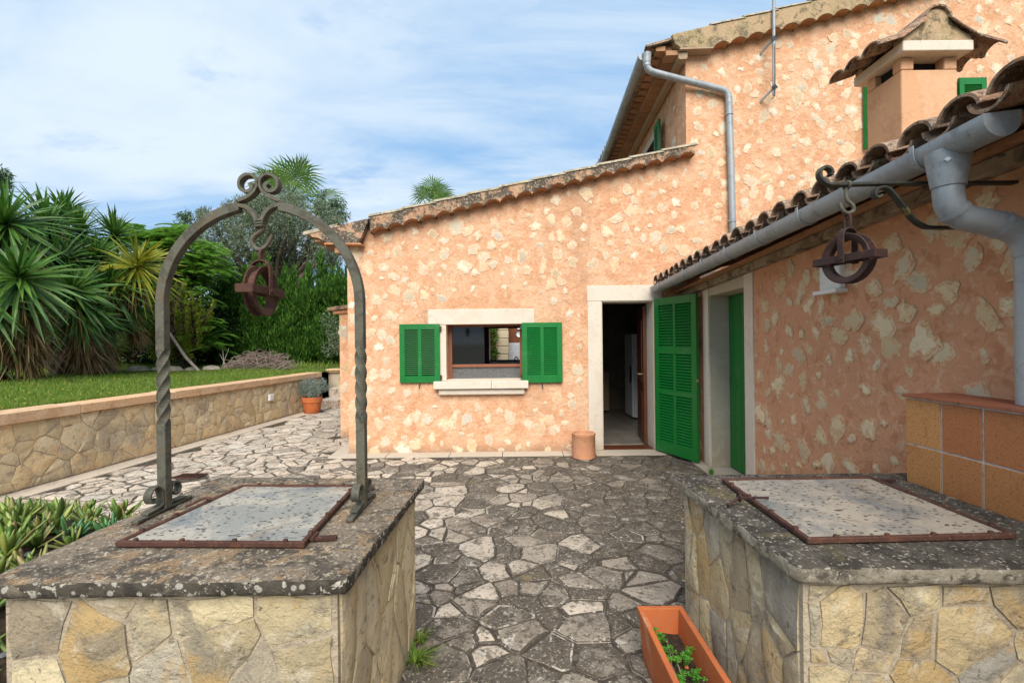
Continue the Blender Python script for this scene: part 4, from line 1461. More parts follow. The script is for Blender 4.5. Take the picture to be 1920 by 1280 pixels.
for i in range(9):
    for j in range(6):
        MB().box(-.1 + i * .1 + .002, -.1 + (i + 1) * .1 - .002, 14.188, 14.199, .96 + j * .1 + .002, .96 + (j + 1) * .1 - .002).build('wall_tile', TILEB, pw)
for (x, z) in ((0.22, 1.82), (0.22, 2.06), (0.45, 1.95)):
    MB().lathe([(0.001, 0.02), (0.05, 0.02), (0.085, 0.0), (0.085, -.008), (0.05, 0.012), (0.001, 0.012)], (x, 14.185, z), axis='Y', n=14).build('wall_plate', WHITE, pw, smooth=True)
pp = thing('stone_pillar', (-.30, 13.9, 0.02), 'pale block pillar on the patio seen through the kitchen window', 'pillar')
for k in range(11):
    MB().box(-.49 + rg.uniform(-.01, .01), -.11 + rg.uniform(-.01, .01), 13.75, 14.14, 0.02 + k * .24, 0.02 + (k + 1) * .24 - .012).build('block', mat('pillar_block', (0.66, 0.55, 0.38), 0.9, 0.1, var=.1) if k == 0 else bpy.data.materials['pillar_block'], pp, bevel=0.02)
# ------------------------------------------------------------------ the low annex on the right
annex = thing('annex', (2.4, 3.0, 0), 'low annex of red render and big cream stones with barrel tile eave on the right', 'building')
ANX = frame_of((2.2, 0, 0), (0.04, 1, 0), (-1, 0.04, 0))


def an_top(u):
    return 2.255 + 0.037 * (4.62 - u)


JN0, JN1, JF0, JF1 = 4.475, 4.66, 5.60, 5.77
m = MB()
m.prism([(-1.2, -.02), (JN0, -.02), (JN0, an_top(JN0)), (-1.2, an_top(-1.2))], ANX, 0, -.3)
m.prism([(JF1, -.02), (6.53, -.02), (6.53, an_top(6.53)), (JF1, an_top(JF1))], ANX, 0, -.3)
m.build('wall', STUCCO_RED, annex)
items = render_stones(ANX, (-.6, 6.4, 0.05, 2.36), 0.165, random.Random(41), (0.034, 0.100),
                      lambda u, v: v < an_top(u) - .1 and not (JN0 - .08 < u < JF1 + .08), 0.007, jit=.2)
lay_stones(annex, 'wall_stone', items, ANNEXSTONE, 300, rim=ANNEXRIM)
# deep doorway: pale surround, cement reveals, green door
dj = MB().prism([(JN0 + .001, 0.03), (JN1, 0.03), (JN1, an_top(JN1)), (JN0 + .001, an_top(JN0))], ANX, 0.012, -.30).build('doorway', PALE, annex, bevel=0.005)
MB().prism([(JF0, 0.03), (JF1 - .001, 0.03), (JF1 - .001, an_top(JF1)), (JF0, an_top(JF0))], ANX, 0.012, -.02).build('jamb', PALE, dj, bevel=0.005)
MB().prism([(JF0 + .002, 0.03), (JF1 - .001, 0.03), (JF1 - .001, an_top(JF1)), (JF0 + .002, an_top(JF0))], ANX, -.0205, -.30).build('reveal', CEMENT, dj)
MB().prism([(JN1 + .001, 2.13), (JF0 - .001, 2.13), (JF0 - .001, an_top(JF0)), (JN1 + .001, an_top(JN1))], ANX, 0.0, -.30).build('lintel', CEMENT, dj)
MB().prism([(JN0 - .1, 0.0), (JF1 + .16, 0.0), (JF1 + .16, 0.028), (JN0 - .1, 0.028)], ANX, 0.12, -.32).build('step', PALE, dj, bevel=0.006)
gd = MB().prism([(JN1 + .003, 0.04), (JF0 - .003, 0.04), (JF0 - .003, 2.125), (JN1 + .003, 2.125)], ANX, -.245, -.29).build('green_door', GREEN, annex, bevel=0.003)
for i in range(6):
    a = JN1 + .01 + i * .153
    MB().prism([(a, 0.05), (a + .146, 0.05), (a + .146, 2.115), (a, 2.115)], ANX, -.233, -.2445).build('plank', GREEN, gd, bevel=0.003)
for z in (0.55, 1.05, 1.12, 1.62):
    for u in (JF0 - .05, JF0 - .20):
        p = ANX(u, z, -.229)
        MB().lathe([(0.001, -.004), (.010, -.003), (.012, .004)], tuple(p), axis='X', n=8).build('door_stud', GREEN, gd)

# wall-head beam, soffit, tiles
def stripz(u0, u1, zf, za, zb_):
    return [(u0, zf(u0) + za), (u1, zf(u1) + za), (u1, zf(u1) + zb_), (u0, zf(u0) + zb_)]


MB().prism(stripz(-1.2, 6.5, an_top, 0.002, 0.075), ANX, 0.07, -.3).build('wall_beam', BEAM, annex, bevel=0.008)
MB().prism(stripz(-1.2, 6.5, an_top, 0.078, 0.105), ANX, 0.13, -.3).build('soffit_course', EAVEBRICK, annex)
GW = 0.41
gz = lambda u: 2.42 - 0.0186 * (u - 1.785)
half_gutter('gutter', ANX, 1.70, 6.47, gz, GW, 0.070, annex, seg=14)
for u in (2.02, 2.90, 3.45, 4.0, 4.55, 5.1, 5.6, 6.1):
    ring_clip(ANX, u, gz, GW, 0.070, annex, bmat=ZINC)


def eave_z(u):
    return gz(u) + 0.010


SL = 0.27                                    # roof pitch


def barrel(u, w0, z0, L, r0, r1, up, frame, thick=0.014, seg=8, lift=0.0, jit=0.0, arc=0.92):
    """barrel tile from its lower end (w0, z0) up the slope; up=+1 cover, -1 channel"""
    m = MB()
    for (t, r) in ((0.0, r0), (1.0, r1)):
        w, z = w0 - L * t, z0 + L * SL * t + lift * (1 - t)
        for rr in (r, r - thick):
            for k in range(seg + 1):
                q = math.pi * (0.5 - arc / 2 + arc * k / seg)
                m.v.append(tuple(frame(u - rr * math.cos(q) + jit * t, z + up * rr * math.sin(q) * 0.86, w)))
    s = seg + 1
    for k in range(seg):
        m.f += [(k, k + 1, 2 * s + k + 1, 2 * s + k), (s + k, 3 * s + k, 3 * s + k + 1, s + k + 1),
                (k, s + k, s + k + 1, k + 1), (2 * s + k, 2 * s + k + 1, 3 * s + k + 1, 3 * s + k)]
    m.f += [(0, 2 * s, 3 * s, s), (seg, s + seg, 3 * s + seg, 2 * s + seg)]
    return m


tr = random.Random(9)
PITCH = 0.221
nt = int((6.50 - 0.16) / PITCH)
rest = MB()
for i in range(nt):
    u = 1.16 - 4 * PITCH + i * PITCH
    z = eave_z(u)
    for row in range(5):
        j = tr.uniform(-.008, .008)
        wv, zv = GW + 0.055 - row * .37 + tr.uniform(-.015, .015), z + row * .37 * SL
        cov = barrel(u + j, wv, zv + 0.040, 0.44, 0.098, 0.082, 1, ANX, lift=0.018, jit=tr.uniform(-.01, .01), seg=10)
        pan = barrel(u + PITCH / 2 + j, wv - .02, zv + 0.070, 0.44, 0.082, 0.095, -1, ANX, lift=0.016, jit=tr.uniform(-.01, .01), seg=10)
        if row < 2:
            cov.build('roof_tile', ROOFTILE, annex, smooth=True)
            pan.build('roof_tile', ROOFTILE, annex, smooth=True)
        else:
            for q in (cov, pan):
                rest.add(q.v, q.f)
o = rest.build('roof_tile', ROOFTILE, annex, smooth=True)
o['kind'] = 'stuff'
# clay boards closing the eave between wall head and tiles
u = 0.15
while u < 6.45:
    m = MB()
    z = eave_z(u) - 0.006
    a = [(GW - .10, z + .012), (GW - .10, z + .034), (-.25, z + (GW + .15) * SL + .034), (-.25, z + (GW + .15) * SL + .012)]
    m.prism(a, lambda p, q, c, u=u: ANX(u + c, q, p), 0.004, 0.245)
    m.build('soffit_board', EAVEBRICK, annex)
    u += 0.25
# deeper roof slab so that the roof is closed from above
m = MB()
m.prism([(-.26, 2.60), (-1.9, 3.05), (-1.9, 3.10), (-.26, 2.66)], lambda p, q, c: ANX(c, q, p), 0.0, 6.45)
m.build('roof_deck', EAVEBRICK, annex)
MB().prism([(-1.85, -.02), (-1.9, -.02), (-1.9, 3.0), (-1.85, 3.0)], lambda p, q, c: ANX(c, q, p), -1.2, 6.45).build('back_wall', STUCCO_RED, annex)

# gutter outlet and fat zinc downpipe
op = ANX(1.925, 0, GW)
m = MB().lathe([(0.058, 0.0), (0.061, 0.02), (0.075, 0.115), (0.079, .15), (0.072, .15), (0.055, 0.02), (0.051, 0.0)], (op.x, op.y, 2.235), n=24, closed=True)
ol = m.build('gutter_outlet', ZINC, annex, smooth=True)
st = MB()
for k in range(6):                           # little stamped star on the funnel
    q = math.pi * k / 6
    c = Vector((op.x - .052, op.y - .054, 2.335))
    t = (Vector((.075, -.066, 0)).normalized() * math.cos(q) + Vector((0, 0, 1)) * math.sin(q)) * (0.013 if k % 3 == 0 else .009)
    st.bar([c - t, c + t], (-.7, -.7, .1), 0.004, 0.0025)
st.build('stamped_star', mat('bright_zinc', (0.5, 0.53, 0.56), 0.4, 0.5, metal=.4), ol)
path = smooth_path([(op.x, op.y, 2.26), (op.x, op.y, 2.20), (op.x + .012, op.y - .002, 2.145), (op.x + .055, op.y - .008, 2.105), (op.x + .12, op.y - .018, 2.085),
                    (op.x + .20, op.y - .03, 2.06), (op.x + .265, op.y - .04, 2.02), (op.x + .295, op.y - .045, 1.95), (op.x + .30, op.y - .046, 1.85), (op.x + .30, op.y - .046, 1.31)], 6)
MB().tube(path, 0.053, 18).build('downpipe', ZINC, annex, smooth=True)
for k in (14, 29, 42):
    p = path[k]
    t = (path[k + 1] - path[k - 1]).normalized()
    MB().tube([p - t * .008, p + t * .008], 0.0575, 18).build('pipe_collar', ZINC, annex, smooth=math.radians(35))

# chimney standing on the annex roof
ch = thing('chimney', (3.78, 4.3, 2.8), 'plastered chimney with arched gable and tiled cap on the annex roof', 'chimney')
CX0, CX1, CY0, CY1 = 3.535, 4.04, 4.1, 4.50
m = MB().box(CX0, CX1, CY0, CY1, 2.6, 4.005)
m.build('shaft', CHIM, ch, bevel=0.012)
for (x0, x1, y0, y1) in ((CX0, CX0 + .115, CY0, CY0 + .10), (CX1 - .115, CX1, CY0, CY0 + .10), (CX0, CX0 + .115, CY1 - .10, CY1), (CX1 - .115, CX1, CY1 - .10, CY1)):
    MB().box(x0, x1, y0, y1, 4.007, 4.117).build('corner_post', CHIM, ch, bevel=0.012)
MB().box(CX0 + .06, CX1 - .06, CY0 + .104, CY1 - .104, 4.008, 4.116).build('flue_shade_block', mat('painted_flue_shade', (0.02, 0.018, 0.016), 1.0, .05), ch)  # solid block between the posts, its near-black colour painting the hollow's shade
MB().box(CX0 - .06, CX1 + .06, CY0 - .09, CY1 + .09, 4.12, 4.212).build('cap_slab', PALE, ch, bevel=0.008)
xc = (CX0 + CX1) / 2
bell = [(xc + a, 4.214 + b * .84) for a, b in ((-.31, 0), (-.31, .055), (-.22, .11), (-.15, .185), (-.115, .27), (-.07, .325), (0, .345), (.07, .325), (.115, .27), (.15, .185), (.22, .11), (.31, .055), (.31, 0))]
MB().prism(list(reversed(bell)), vv, CY0 - .075, CY0 + .02).build('gable', VERGE_UP, ch, bevel=0.008)
MB().prism(list(reversed(bell)), vv, CY1 - .02, CY1 + .075).build('gable', VERGE_UP, ch, bevel=0.008)
CHF = lambda y, z, x: Vector((x, y, z))


def slope_tile(y, x0, z0, x1, z1, r0, r1, up, name='cap_tile'):
    m = MB()
    seg = 9
    for (x, z, r) in ((x0, z0, r0), ((x0 + x1) / 2, (z0 + z1) / 2 - .045, (r0 + r1) / 2), (x1, z1, r1)):
        for rr in (r, r - .014):
            for k in range(seg + 1):
                q = math.pi * (0.04 + .92 * k / seg)
                m.v.append((x, y - rr * math.cos(q), z + up * rr * .8 * math.sin(q)))
    s = seg + 1
    for a in (0, 2 * s):
        for k in range(seg):
            m.f += [(a + k, a + k + 1, a + 2 * s + k + 1, a + 2 * s + k), (a + s + k, a + 3 * s + k, a + 3 * s + k + 1, a + s + k + 1)]
        m.f += [(a, a + 2 * s, a + 3 * s, a + s), (a + seg, a + s + seg, a + 3 * s + seg, a + 2 * s + seg)]
    for k in range(seg):
        m.f += [(k, s + k, s + k + 1, k + 1), (4 * s + k, 4 * s + k + 1, 5 * s + k + 1, 5 * s + k)]
    m.build(name, ROOFTILE, ch, smooth=True)


for i in range(3):
    y = CY0 - .03 + i * .21
    slope_tile(y, 3.225, 4.14, xc - .10, 4.38, .105, .09, 1)
    slope_tile(y, 4.355, 4.14, xc + .10, 4.38, .105, .09, 1)
for i in range(2):
    y = CY0 + .075 + i * .21
    slope_tile(y, 3.25, 4.225, xc - .10, 4.45, .085, .09, -1)
    slope_tile(y, 4.33, 4.225, xc + .10, 4.45, .085, .09, -1)
m = MB()
for y in (CY0 - .10, CY1 + .10):
    for rr in (.125, .108):
        for k in range(11):
            q = math.pi * (.06 + .88 * k / 10)
            m.v.append((xc - rr * math.cos(q), y, 4.40 + rr * math.sin(q)))
for k in range(10):
    m.f += [(k, k + 1, 23 + k, 22 + k), (11 + k, 33 + k, 34 + k, 12 + k), (k, 11 + k, 12 + k, k + 1), (22 + k, 23 + k, 34 + k, 33 + k)]
m.build('ridge_tile', ROOFTILE, ch, smooth=True)

# antenna mast on the house wall
an = thing('antenna_mast', (3.70, 6.4, 5.0), 'thin grey antenna mast clamped to the upper house wall', 'mast')
MB().tube([(3.700, 6.36, 4.99), (3.722, 6.36, 7.6)], 0.020, 10).build('pole', ZINC, an, smooth=True)
for z in (5.10, 5.78):
    MB().bar([(3.70, 6.36, z), (3.60, YF + .01, z - .11)], (0, 0, 1), 0.03, 0.012).build('bracket', ZINC, an)
    MB().bar([(3.73, 6.345, z + .02), (3.675, 6.345, z - .02)], (0, 0, 1), 0.06, 0.01).build('clamp', DARKMETAL, an)
MB().tube(smooth_path([(3.705, 6.335, 5.7), (3.70, 6.33, 5.2), (3.69, 6.34, 4.97), (3.665, 6.36, 4.95)], 4), 0.006, 5).build('cable', DARKMETAL, an)

# white lamp on the annex wall behind the hanging pulley
la = thing('wall_lamp', tuple(ANX(3.27, 2.0, 0)), 'small white wall lamp on the annex wall behind the right pulley', 'lamp')
MB().prism([(3.16, 1.945), (3.38, 1.945), (3.38, 2.13), (3.16, 2.13)], ANX, 0.05, 0.002).build('housing', WHITEPL, la, bevel=0.008)
MB().prism([(3.14, 1.915), (3.40, 1.915), (3.40, 1.943), (3.14, 1.943)], ANX, 0.09, 0.002).build('tray', WHITEPL, la, bevel=0.006)

# ------------------------------------------------------------------ tiled parapet behind the right well
tb = thing('tiled_parapet', (2.15, 1.2, 0), 'low parapet faced with brown square tiles and white joints beside the right well', 'parapet')
TX, TY = 2.045, 2.362
m = MB().prism([(TX, TY - .004), (TX, -1.0), (2.13, -1.0), (2.2 + .04 * 2.3 - .004, TY - .004)], lambda a, b, c: Vector((a, b, c)), 0.0, 1.289)
m.build('backing', GROUT, tb)
for i in range(16):
    y1 = TY - i * .192
    for j in range(5):
        z1 = 1.286 - j * .234
        MB().box(TX - .0045, TX - .0005, y1 - .192 + .004, y1 - .004 * (i > 0), max(0.02, z1 - .234 + .004), z1 - .004).build('wall_tile', BROWNTILE, tb, bevel=0.0025, seg=1)
for i in range(9):
    y1 = TY + .004 - i * .30
    MB().prism([(TX - .022, y1), (TX - .022, y1 - .294), (2.2 + .04 * (y1 - .294) - .004, y1 - .294), (2.2 + .04 * y1 - .004, y1)],
               lambda a, b, c: Vector((a, b, c)), 1.292, 1.308).build('top_tile', mat('red_top_tile', (0.30, 0.10, 0.05), 0.7, .3, layers=[((0.2, 0.08, .05), 'N', 20, .5, .7, .7)]) if i == 0 else bpy.data.materials['red_top_tile'], tb, bevel=0.003)

# ------------------------------------------------------------------ the two wells


def slab(name, corners, ztop, th, material, parent, rc=0.03, N=44, seed=0, side=None):
    A, B, Cc, D = [Vector((*c, 0)) for c in corners]     # near-left, near-right, far-right, far-left
    lx, ly = (B - A).length, (D - A).length

    def P(a, b):
        da, db = min(a, lx - a), min(b, ly - b)
        if da < rc and db < rc:                          # rounded corners
            l = math.hypot(rc - da, rc - db)
            if l > rc:
                k = rc / l
                na, nb = rc - (rc - da) * k, rc - (rc - db) * k
                a = na if a < lx / 2 else lx - na
                b = nb if b < ly / 2 else ly - nb
        s, t = a / lx, b / ly
        return (A * (1 - s) + B * s) * (1 - t) + (D * (1 - s) + Cc * s) * t
    cen = (A + B + Cc + D) / 4
    m = MB()
    for j in range(N + 1):
        for i in range(N + 1):
            p = P(lx * i / N, ly * j / N)
            n1 = mnoise.noise((p.x * 9 + seed, p.y * 9, 1)) * 0.0035 + mnoise.noise((p.x * 30, p.y * 30, seed)) * 0.0015
            e = min(i, j, N - i, N - j)
            m.v.append((p.x, p.y, ztop + n1 - (0.003 if e == 0 else 0)))
    for j in range(N):
        for i in range(N):
            a = j * (N + 1) + i
            m.f.append((a, a + 1, a + N + 2, a + N + 1))
    ring = [i for i in range(N + 1)] + [j * (N + 1) + N for j in range(1, N + 1)] + [N * (N + 1) + i for i in reversed(range(N))] + [j * (N + 1) for j in reversed(range(1, N))]
    prev = ring
    for (o, dz) in ((0.003, 0.006), (0.004, 0.022), (0.004, 0.036), (0.002, th - .006), (-0.005, th), (-0.09, th)):
        cur = []
        for i in ring:
            p = Vector(m.v[i])
            d = Vector((p.x - cen.x, p.y - cen.y, 0)).normalized()
            q = o + mnoise.noise((p.x * 14 + dz * 60, p.y * 14, seed + 3)) * 0.005 + mnoise.noise((p.x * 40, p.y * 40 + dz * 200, seed)) * 0.004
            zz = mnoise.noise((p.x * 11, p.y * 11, seed + 9)) * 0.005 if dz > .05 else 0
            cur.append(len(m.v))
            m.v.append((p.x + d.x * q, p.y + d.y * q, ztop - dz + zz))
        for k in range(len(ring)):
            k2 = (k + 1) % len(ring)
            m.f.append((prev[k], cur[k], cur[k2], prev[k2]))
        prev = cur
    m.f.append(tuple(prev))
    o = m.build(name, material, parent, smooth=math.radians(55))
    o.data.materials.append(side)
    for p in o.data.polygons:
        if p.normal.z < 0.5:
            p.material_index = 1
    return o


ZT = 0.86
lw = thing('stone_well', (-1.09, 1.97, 0), 'square stone well under the iron arch, topped by a lichened slab', 'well')
LC = [(-1.695, 1.430), (-0.532, 1.434), (-0.488, 2.487), (-1.646, 2.556)]
slab('top_slab', LC, ZT, 0.052, LICHEN, lw, rc=0.012, seed=1, side=SLABSIDE)
ins = 0.045


def body(corners, parent, ins):
    c = Vector((sum(p[0] for p in corners) / 4, sum(p[1] for p in corners) / 4, 0))
    q = []
    for p in corners:
        d = Vector((p[0] - c.x, p[1] - c.y, 0))
        s = Vector((math.copysign(1, d.x), math.copysign(1, d.y), 0))
        q.append((p[0] - s.x * ins, p[1] - s.y * ins))
    m = MB().prism(q, lambda a, b, cc: Vector((a, b, cc)), -.03, ZT - .055)
    m.build('body', MORTAR, parent)
    return q


q = body(LC, lw, ins)
f1 = frame_of((q[0][0], q[0][1], 0), (q[1][0] - q[0][0], q[1][1] - q[0][1], 0), (q[1][1] - q[0][1], -(q[1][0] - q[0][0]), 0))
W1 = math.hypot(q[1][0] - q[0][0], q[1][1] - q[0][1])
lay_stones(lw, 'cladding_stone', face_field(f1, (0.012, W1 - .012, 0.02, ZT - .072), 0.16, random.Random(12), 0.007, 0.007, 0.024, 0.009, aniso=1.15, reach=.7, jit=0.009, step=.06), WELLSTONE, 60)
f2 = frame_of((q[1][0], q[1][1], 0), (q[2][0] - q[1][0], q[2][1] - q[1][1], 0), (q[2][1] - q[1][1], -(q[2][0] - q[1][0]), 0))
W2 = math.hypot(q[2][0] - q[1][0], q[2][1] - q[1][1])
WELLPALE = mat('pale_well_stone', (0.58, 0.46, 0.27), 0.88, 0.2, var=0.12,
    pal=[(0.60, 0.48, 0.28), (0.64, 0.53, 0.34), (0.54, 0.43, 0.26), (0.66, 0.55, 0.36)],
    layers=[((0.42, 0.36, 0.27), 'N', 5.0, 0.5, 0.7, 0.6), ((0.62, 0.40, 0.16), 'N', 8.0, 0.58, 0.72, 0.4), ((0.16, 0.13, 0.09), 'N', 24.0, 0.63, 0.75, 0.6)],
    bump=[('N', 6.0, 0.025), ('N', 22.0, 0.010)])
lay_stones(lw, 'cladding_stone', face_field(f2, (0.012, W2 - .012, 0.02, ZT - .072), 0.135, random.Random(17), 0.005, 0.007, 0.022, 0.008, aniso=2.3, reach=.7, jit=0.008, step=.07), WELLPALE, 60)

rw = thing('stone_well', (1.48, 1.97, 0), 'square stone well without arch beside the tiled parapet, its slab nearly black', 'well')
RC = [(0.915, 1.472), (2.028, 1.445), (2.030, 2.490), (0.872, 2.492)]
slab('top_slab', RC, ZT, 0.056, LICHEN_DARK, rw, rc=0.045, seed=5, side=SLABSIDE_PALE)
MB().prism([(2.034, 2.37), (2.29, 2.37), (2.295, 2.49), (2.034, 2.49)], lambda a, b, c: Vector((a, b, c)), ZT - .06, ZT - .002).build('slab_end', LICHEN_DARK, rw, bevel=0.006)
q = body(RC, rw, ins)
f1 = frame_of((q[0][0], q[0][1], 0), (q[1][0] - q[0][0], q[1][1] - q[0][1], 0), (q[1][1] - q[0][1], -(q[1][0] - q[0][0]), 0))
W1 = math.hypot(q[1][0] - q[0][0], q[1][1] - q[0][1])
lay_stones(rw, 'cladding_stone', face_field(f1, (0.012, W1 - .012, 0.02, ZT - .074), 0.155, random.Random(14), 0.008, 0.008, 0.024, 0.010, aniso=0.9, reach=.7, jit=0.009, step=.06), WELLSTONE, 60)
f3 = frame_of((q[3][0], q[3][1], 0), (q[0][0] - q[3][0], q[0][1] - q[3][1], 0), (q[0][1] - q[3][1], -(q[0][0] - q[3][0]), 0))
W3 = math.hypot(q[0][0] - q[3][0], q[0][1] - q[3][1])
lay_stones(rw, 'cladding_stone', face_field(f3, (0.012, W3 - .012, 0.02, ZT - .074), 0.13, random.Random(15), 0.006, 0.007, 0.022, 0.009, aniso=2.1, reach=.7, jit=0.008, step=.07), WELLSTONE, 60)


def lid(corners, label, z, parent=None):
    A, B, Cc, D = [Vector((*c, z)) for c in corners]     # near-left, near-right, far-right, far-left
    cen = (A + B + Cc + D) / 4
    t = thing('well_hatch', tuple(cen), label, 'hatch')
    up = Vector((0, 0, 1))
    m = MB()
    N = 16
    for j in range(N + 1):
        for i in range(N + 1):
            s, r = i / N, j / N
            p = (A * (1 - s) + B * s) * (1 - r) + (D * (1 - s) + Cc * s) * r
            p = cen + (p - cen) * 0.965
            w = 0.004 * mnoise.noise((p.x * 4, p.y * 4, z)) + .0015 * mnoise.noise((p.x * 11, p.y * 11, 3))
            m.v.append((p.x, p.y, z + .006 + w))
    for j in range(N):
        for i in range(N):
            a = j * (N + 1) + i
            m.f.append((a, a + 1, a + N + 2, a + N + 1))
    m.build('sheet', SHEET, t, smooth=True)
    rgl = random.Random(int(z * 1000 + A.x * 100))
    for k, (P, Q) in enumerate(((A, B), (B, Cc), (Cc, D), (D, A))):
        d = (Q - P).normalized()
        n = Vector((-d.y, d.x, 0))
        e = 0.0195 if k % 2 else 0.0
        m = MB().obox(P + d * e - up * .006, (Q - P) - d * 2 * e, n * 0.019, up * 0.020)
        fb = m.build('frame_bar', RUST, t, bevel=0.003, seg=1)
        L = (Q - P).length
        cnt = 4
        for i in range(cnt):
            p = P + d * (L * (i + .5) / cnt + rgl.uniform(-.02, .02)) + n * .0095
            MB().lathe([(0.0092, .0135), (0.0092, .017), (0.008, .022), (0.001, .0235)], tuple(p), n=10).build('rivet', RUST, fb, smooth=True)
    return t


l1 = lid([(-1.460, 1.662), (-0.757, 1.637), (-0.792, 2.310), (-1.388, 2.331)], 'rusty framed sheet metal lid on the well under the arch', ZT + .012)
for y, x in ((1.70, -.752), (2.28, -.790)):
    MB().bar([(x, y, ZT + .014), (x + .085, y + .012, ZT + .012)], (0, 1, 0), 0.024, 0.010).build('hinge_strap', RUST, l1)
    MB().tube([(x + .004, y - .02, ZT + .02), (x + .004, y + .03, ZT + .02)], 0.008, 8).build('hinge_pin', RUST, l1, smooth=True)
MB().tube(smooth_path([(-1.36, 2.07, ZT + .04), (-1.40, 2.06, ZT + .047), (-1.44, 2.03, ZT + .03), (-1.47, 2.04, ZT + .02)], 4), 0.006, 6).build('hasp', RUST, l1, smooth=True)
l2 = lid([(1.046, 1.621), (1.818, 1.645), (1.845, 2.354), (1.069, 2.338)], 'rusty framed pitted metal lid on the well beside the tiled parapet', ZT + .012)
MB().tube(smooth_path([(1.04, 2.03, ZT + .03), (1.0, 2.02, ZT + .035), (.965, 2.01, ZT + .02), (0.94, 2.0, ZT + .012)], 4), 0.007, 6).build('hasp', RUSTDARK, l2, smooth=True)
MB().tube([Vector((1.0, 2.02, ZT + .04)) + Vector((0, .018 * math.cos(a), .018 * math.sin(a))) for a in [2 * math.pi * k / 10 for k in range(10)]], 0.005, 6, closed=True).build('hasp_ring', RUSTDARK, l2, smooth=True)
MB().tube([(1.06, 2.015, ZT + .037), (1.13, 2.02, ZT + .034)], 0.006, 6).build('latch_pin', RUSTDARK, l2, smooth=True)
MB().bar([(1.85, 2.30, ZT + .018), (1.93, 2.31, ZT + .014)], (0, 1, 0), 0.026, 0.009).build('hinge_strap', RUSTDARK, l2)

# ------------------------------------------------------------------ wrought iron arch over the left well
AY = 2.04
XC, ZS, RA = -1.122, 1.78, 0.443
arch = thing('well_arch', (XC, AY, ZT), 'tall wrought iron arch with twisted legs and scrolled top over the left well', 'arch')
S = 0.039
PX = 0.00239


def ap(px, py):
    """point of the arch plane from the elevation drawing (centimetre grid of the photograph's arch)"""
    return Vector(((px - 960 + (640 - py) * .01134) * PX, AY, 1.6 + (645.35 - py) * PX))


for sg in (-1, 1):
    pts, tw, wa = [], [], []
    x = XC + sg * RA
    z = ZT + 0.012
    while z < 1.245:
        pts.append(Vector((x, AY, z)))
        tw.append(0)
        z += .06
    for k in range(46):
        t = k / 45
        pts.append(Vector((x, AY, 1.247 + .333 * t)))
        tw.append(sg * -1 * math.radians(450) * t)
    z = 1.62
    while z < ZS:
        pts.append(Vector((x, AY, z)))
        tw.append(math.radians(450) * -sg)
        z += .05
    for k in range(26):
        q = math.pi / 2 * k / 25 * 0.86
        pts.append(Vector((XC + sg * RA * math.cos(q), AY, ZS + RA * math.sin(q))))
        tw.append(math.radians(450) * -sg)
    wb = [S] * len(pts)
    MB().bar(pts, (0, 1, 0), [S] * len(pts), wb, twist=tw).build('leg', IRON, arch, bevel=0.002, seg=1)
    # where the bar splits: upper branch curls into the crowning scroll, lower one dips to the hook
    p0 = pts[-1]
    q = math.pi / 2 * .86
    tan = Vector((-sg * math.sin(q), 0, math.cos(q)))
    nor = Vector((sg * math.cos(q), 0, math.sin(q)))
    k = [(-60, 386), (-42, 379), (-24, 371), (-10, 360), (-4, 347), (-7, 335), (-17, 329), (-29, 331), (-37, 340), (-37, 352), (-29, 360), (-19, 359), (-14, 351), (-18, 345)]
    up_pts = [p0 + nor * (S * .26) - tan * .03, p0 + nor * (S * .28)] + [Vector((XC + sg * abs(dx + 2.0) * PX * (1 if dx < 0 else 1), AY, ap(490, y).z)) for dx, y in k[1:]]
    sp = smooth_path(up_pts, 5)
    n = len(sp)
    wv = [S * .98 if i < n * .8 else S * .9 for i in range(n)]
    tv = [S * (.46 - .14 * min(1, i / (n * .3))) + .0015 * math.sin(i * .5) if i < n * .75 else S * (.32 + .5 * (i / n - .75)) for i in range(n)]
    MB().bar(sp, (0, 1, 0), wv, tv).build('top_scroll', IRON, arch, bevel=0.002, seg=1)
    lo = [p0 - nor * (S * .26) - tan * .03, p0 - nor * (S * .28)] + [Vector((XC + sg * dx * PX, AY, ap(490, y).z)) for dx, y in ((46, 386), (33, 387), (22, 391), (13, 399), (7, 409), (3.4, 419), (2.6, 428))]
    sp = smooth_path(lo, 5)
    MB().bar(sp, (0, 1, 0), S * .94, [S * .46] * len(sp)).build('lower_branch', IRON, arch, bevel=0.002, seg=1)
    # foot: flat bar on the slab with a volute before and behind the leg
    fx = x
    MB().bar([(fx, AY - .165, ZT + .012), (fx, AY + .155, ZT + .012)], (1, 0, 0), 0.030, 0.012).build('foot_bar', IRON, arch, bevel=0.002, seg=1)
    for dy in (-.15, .14):
        MB().box(fx - .014, fx + .014, AY + dy - .014, AY + dy + .014, ZT - .002, ZT + .006).build('foot_pad', RUST, arch)
    for fs in (-1, 1):
        pl = [(0.020, .012), (0.021, .05), (.026, .085), (.045, .105), (.068, .098), (.080, .075), (.070, .052), (.052, .050), (.047, .062)]
        if fs == 1:
            pl = [(a * .85, b * .93) for a, b in pl]
        pl = [(a * 1.2, b * 1.12) for a, b in pl]
        pp_ = [(0.115, .020), (.075, .022), (.038, .028), (0.021, .042)] + pl[2:]
        sp = smooth_path([(fx, AY + fs * a, ZT + b + .006) for a, b in pp_], 5)
        MB().bar(sp, (1, 0, 0), 0.034, 0.009).build('foot_scroll', IRON, arch, bevel=0.0015, seg=1)
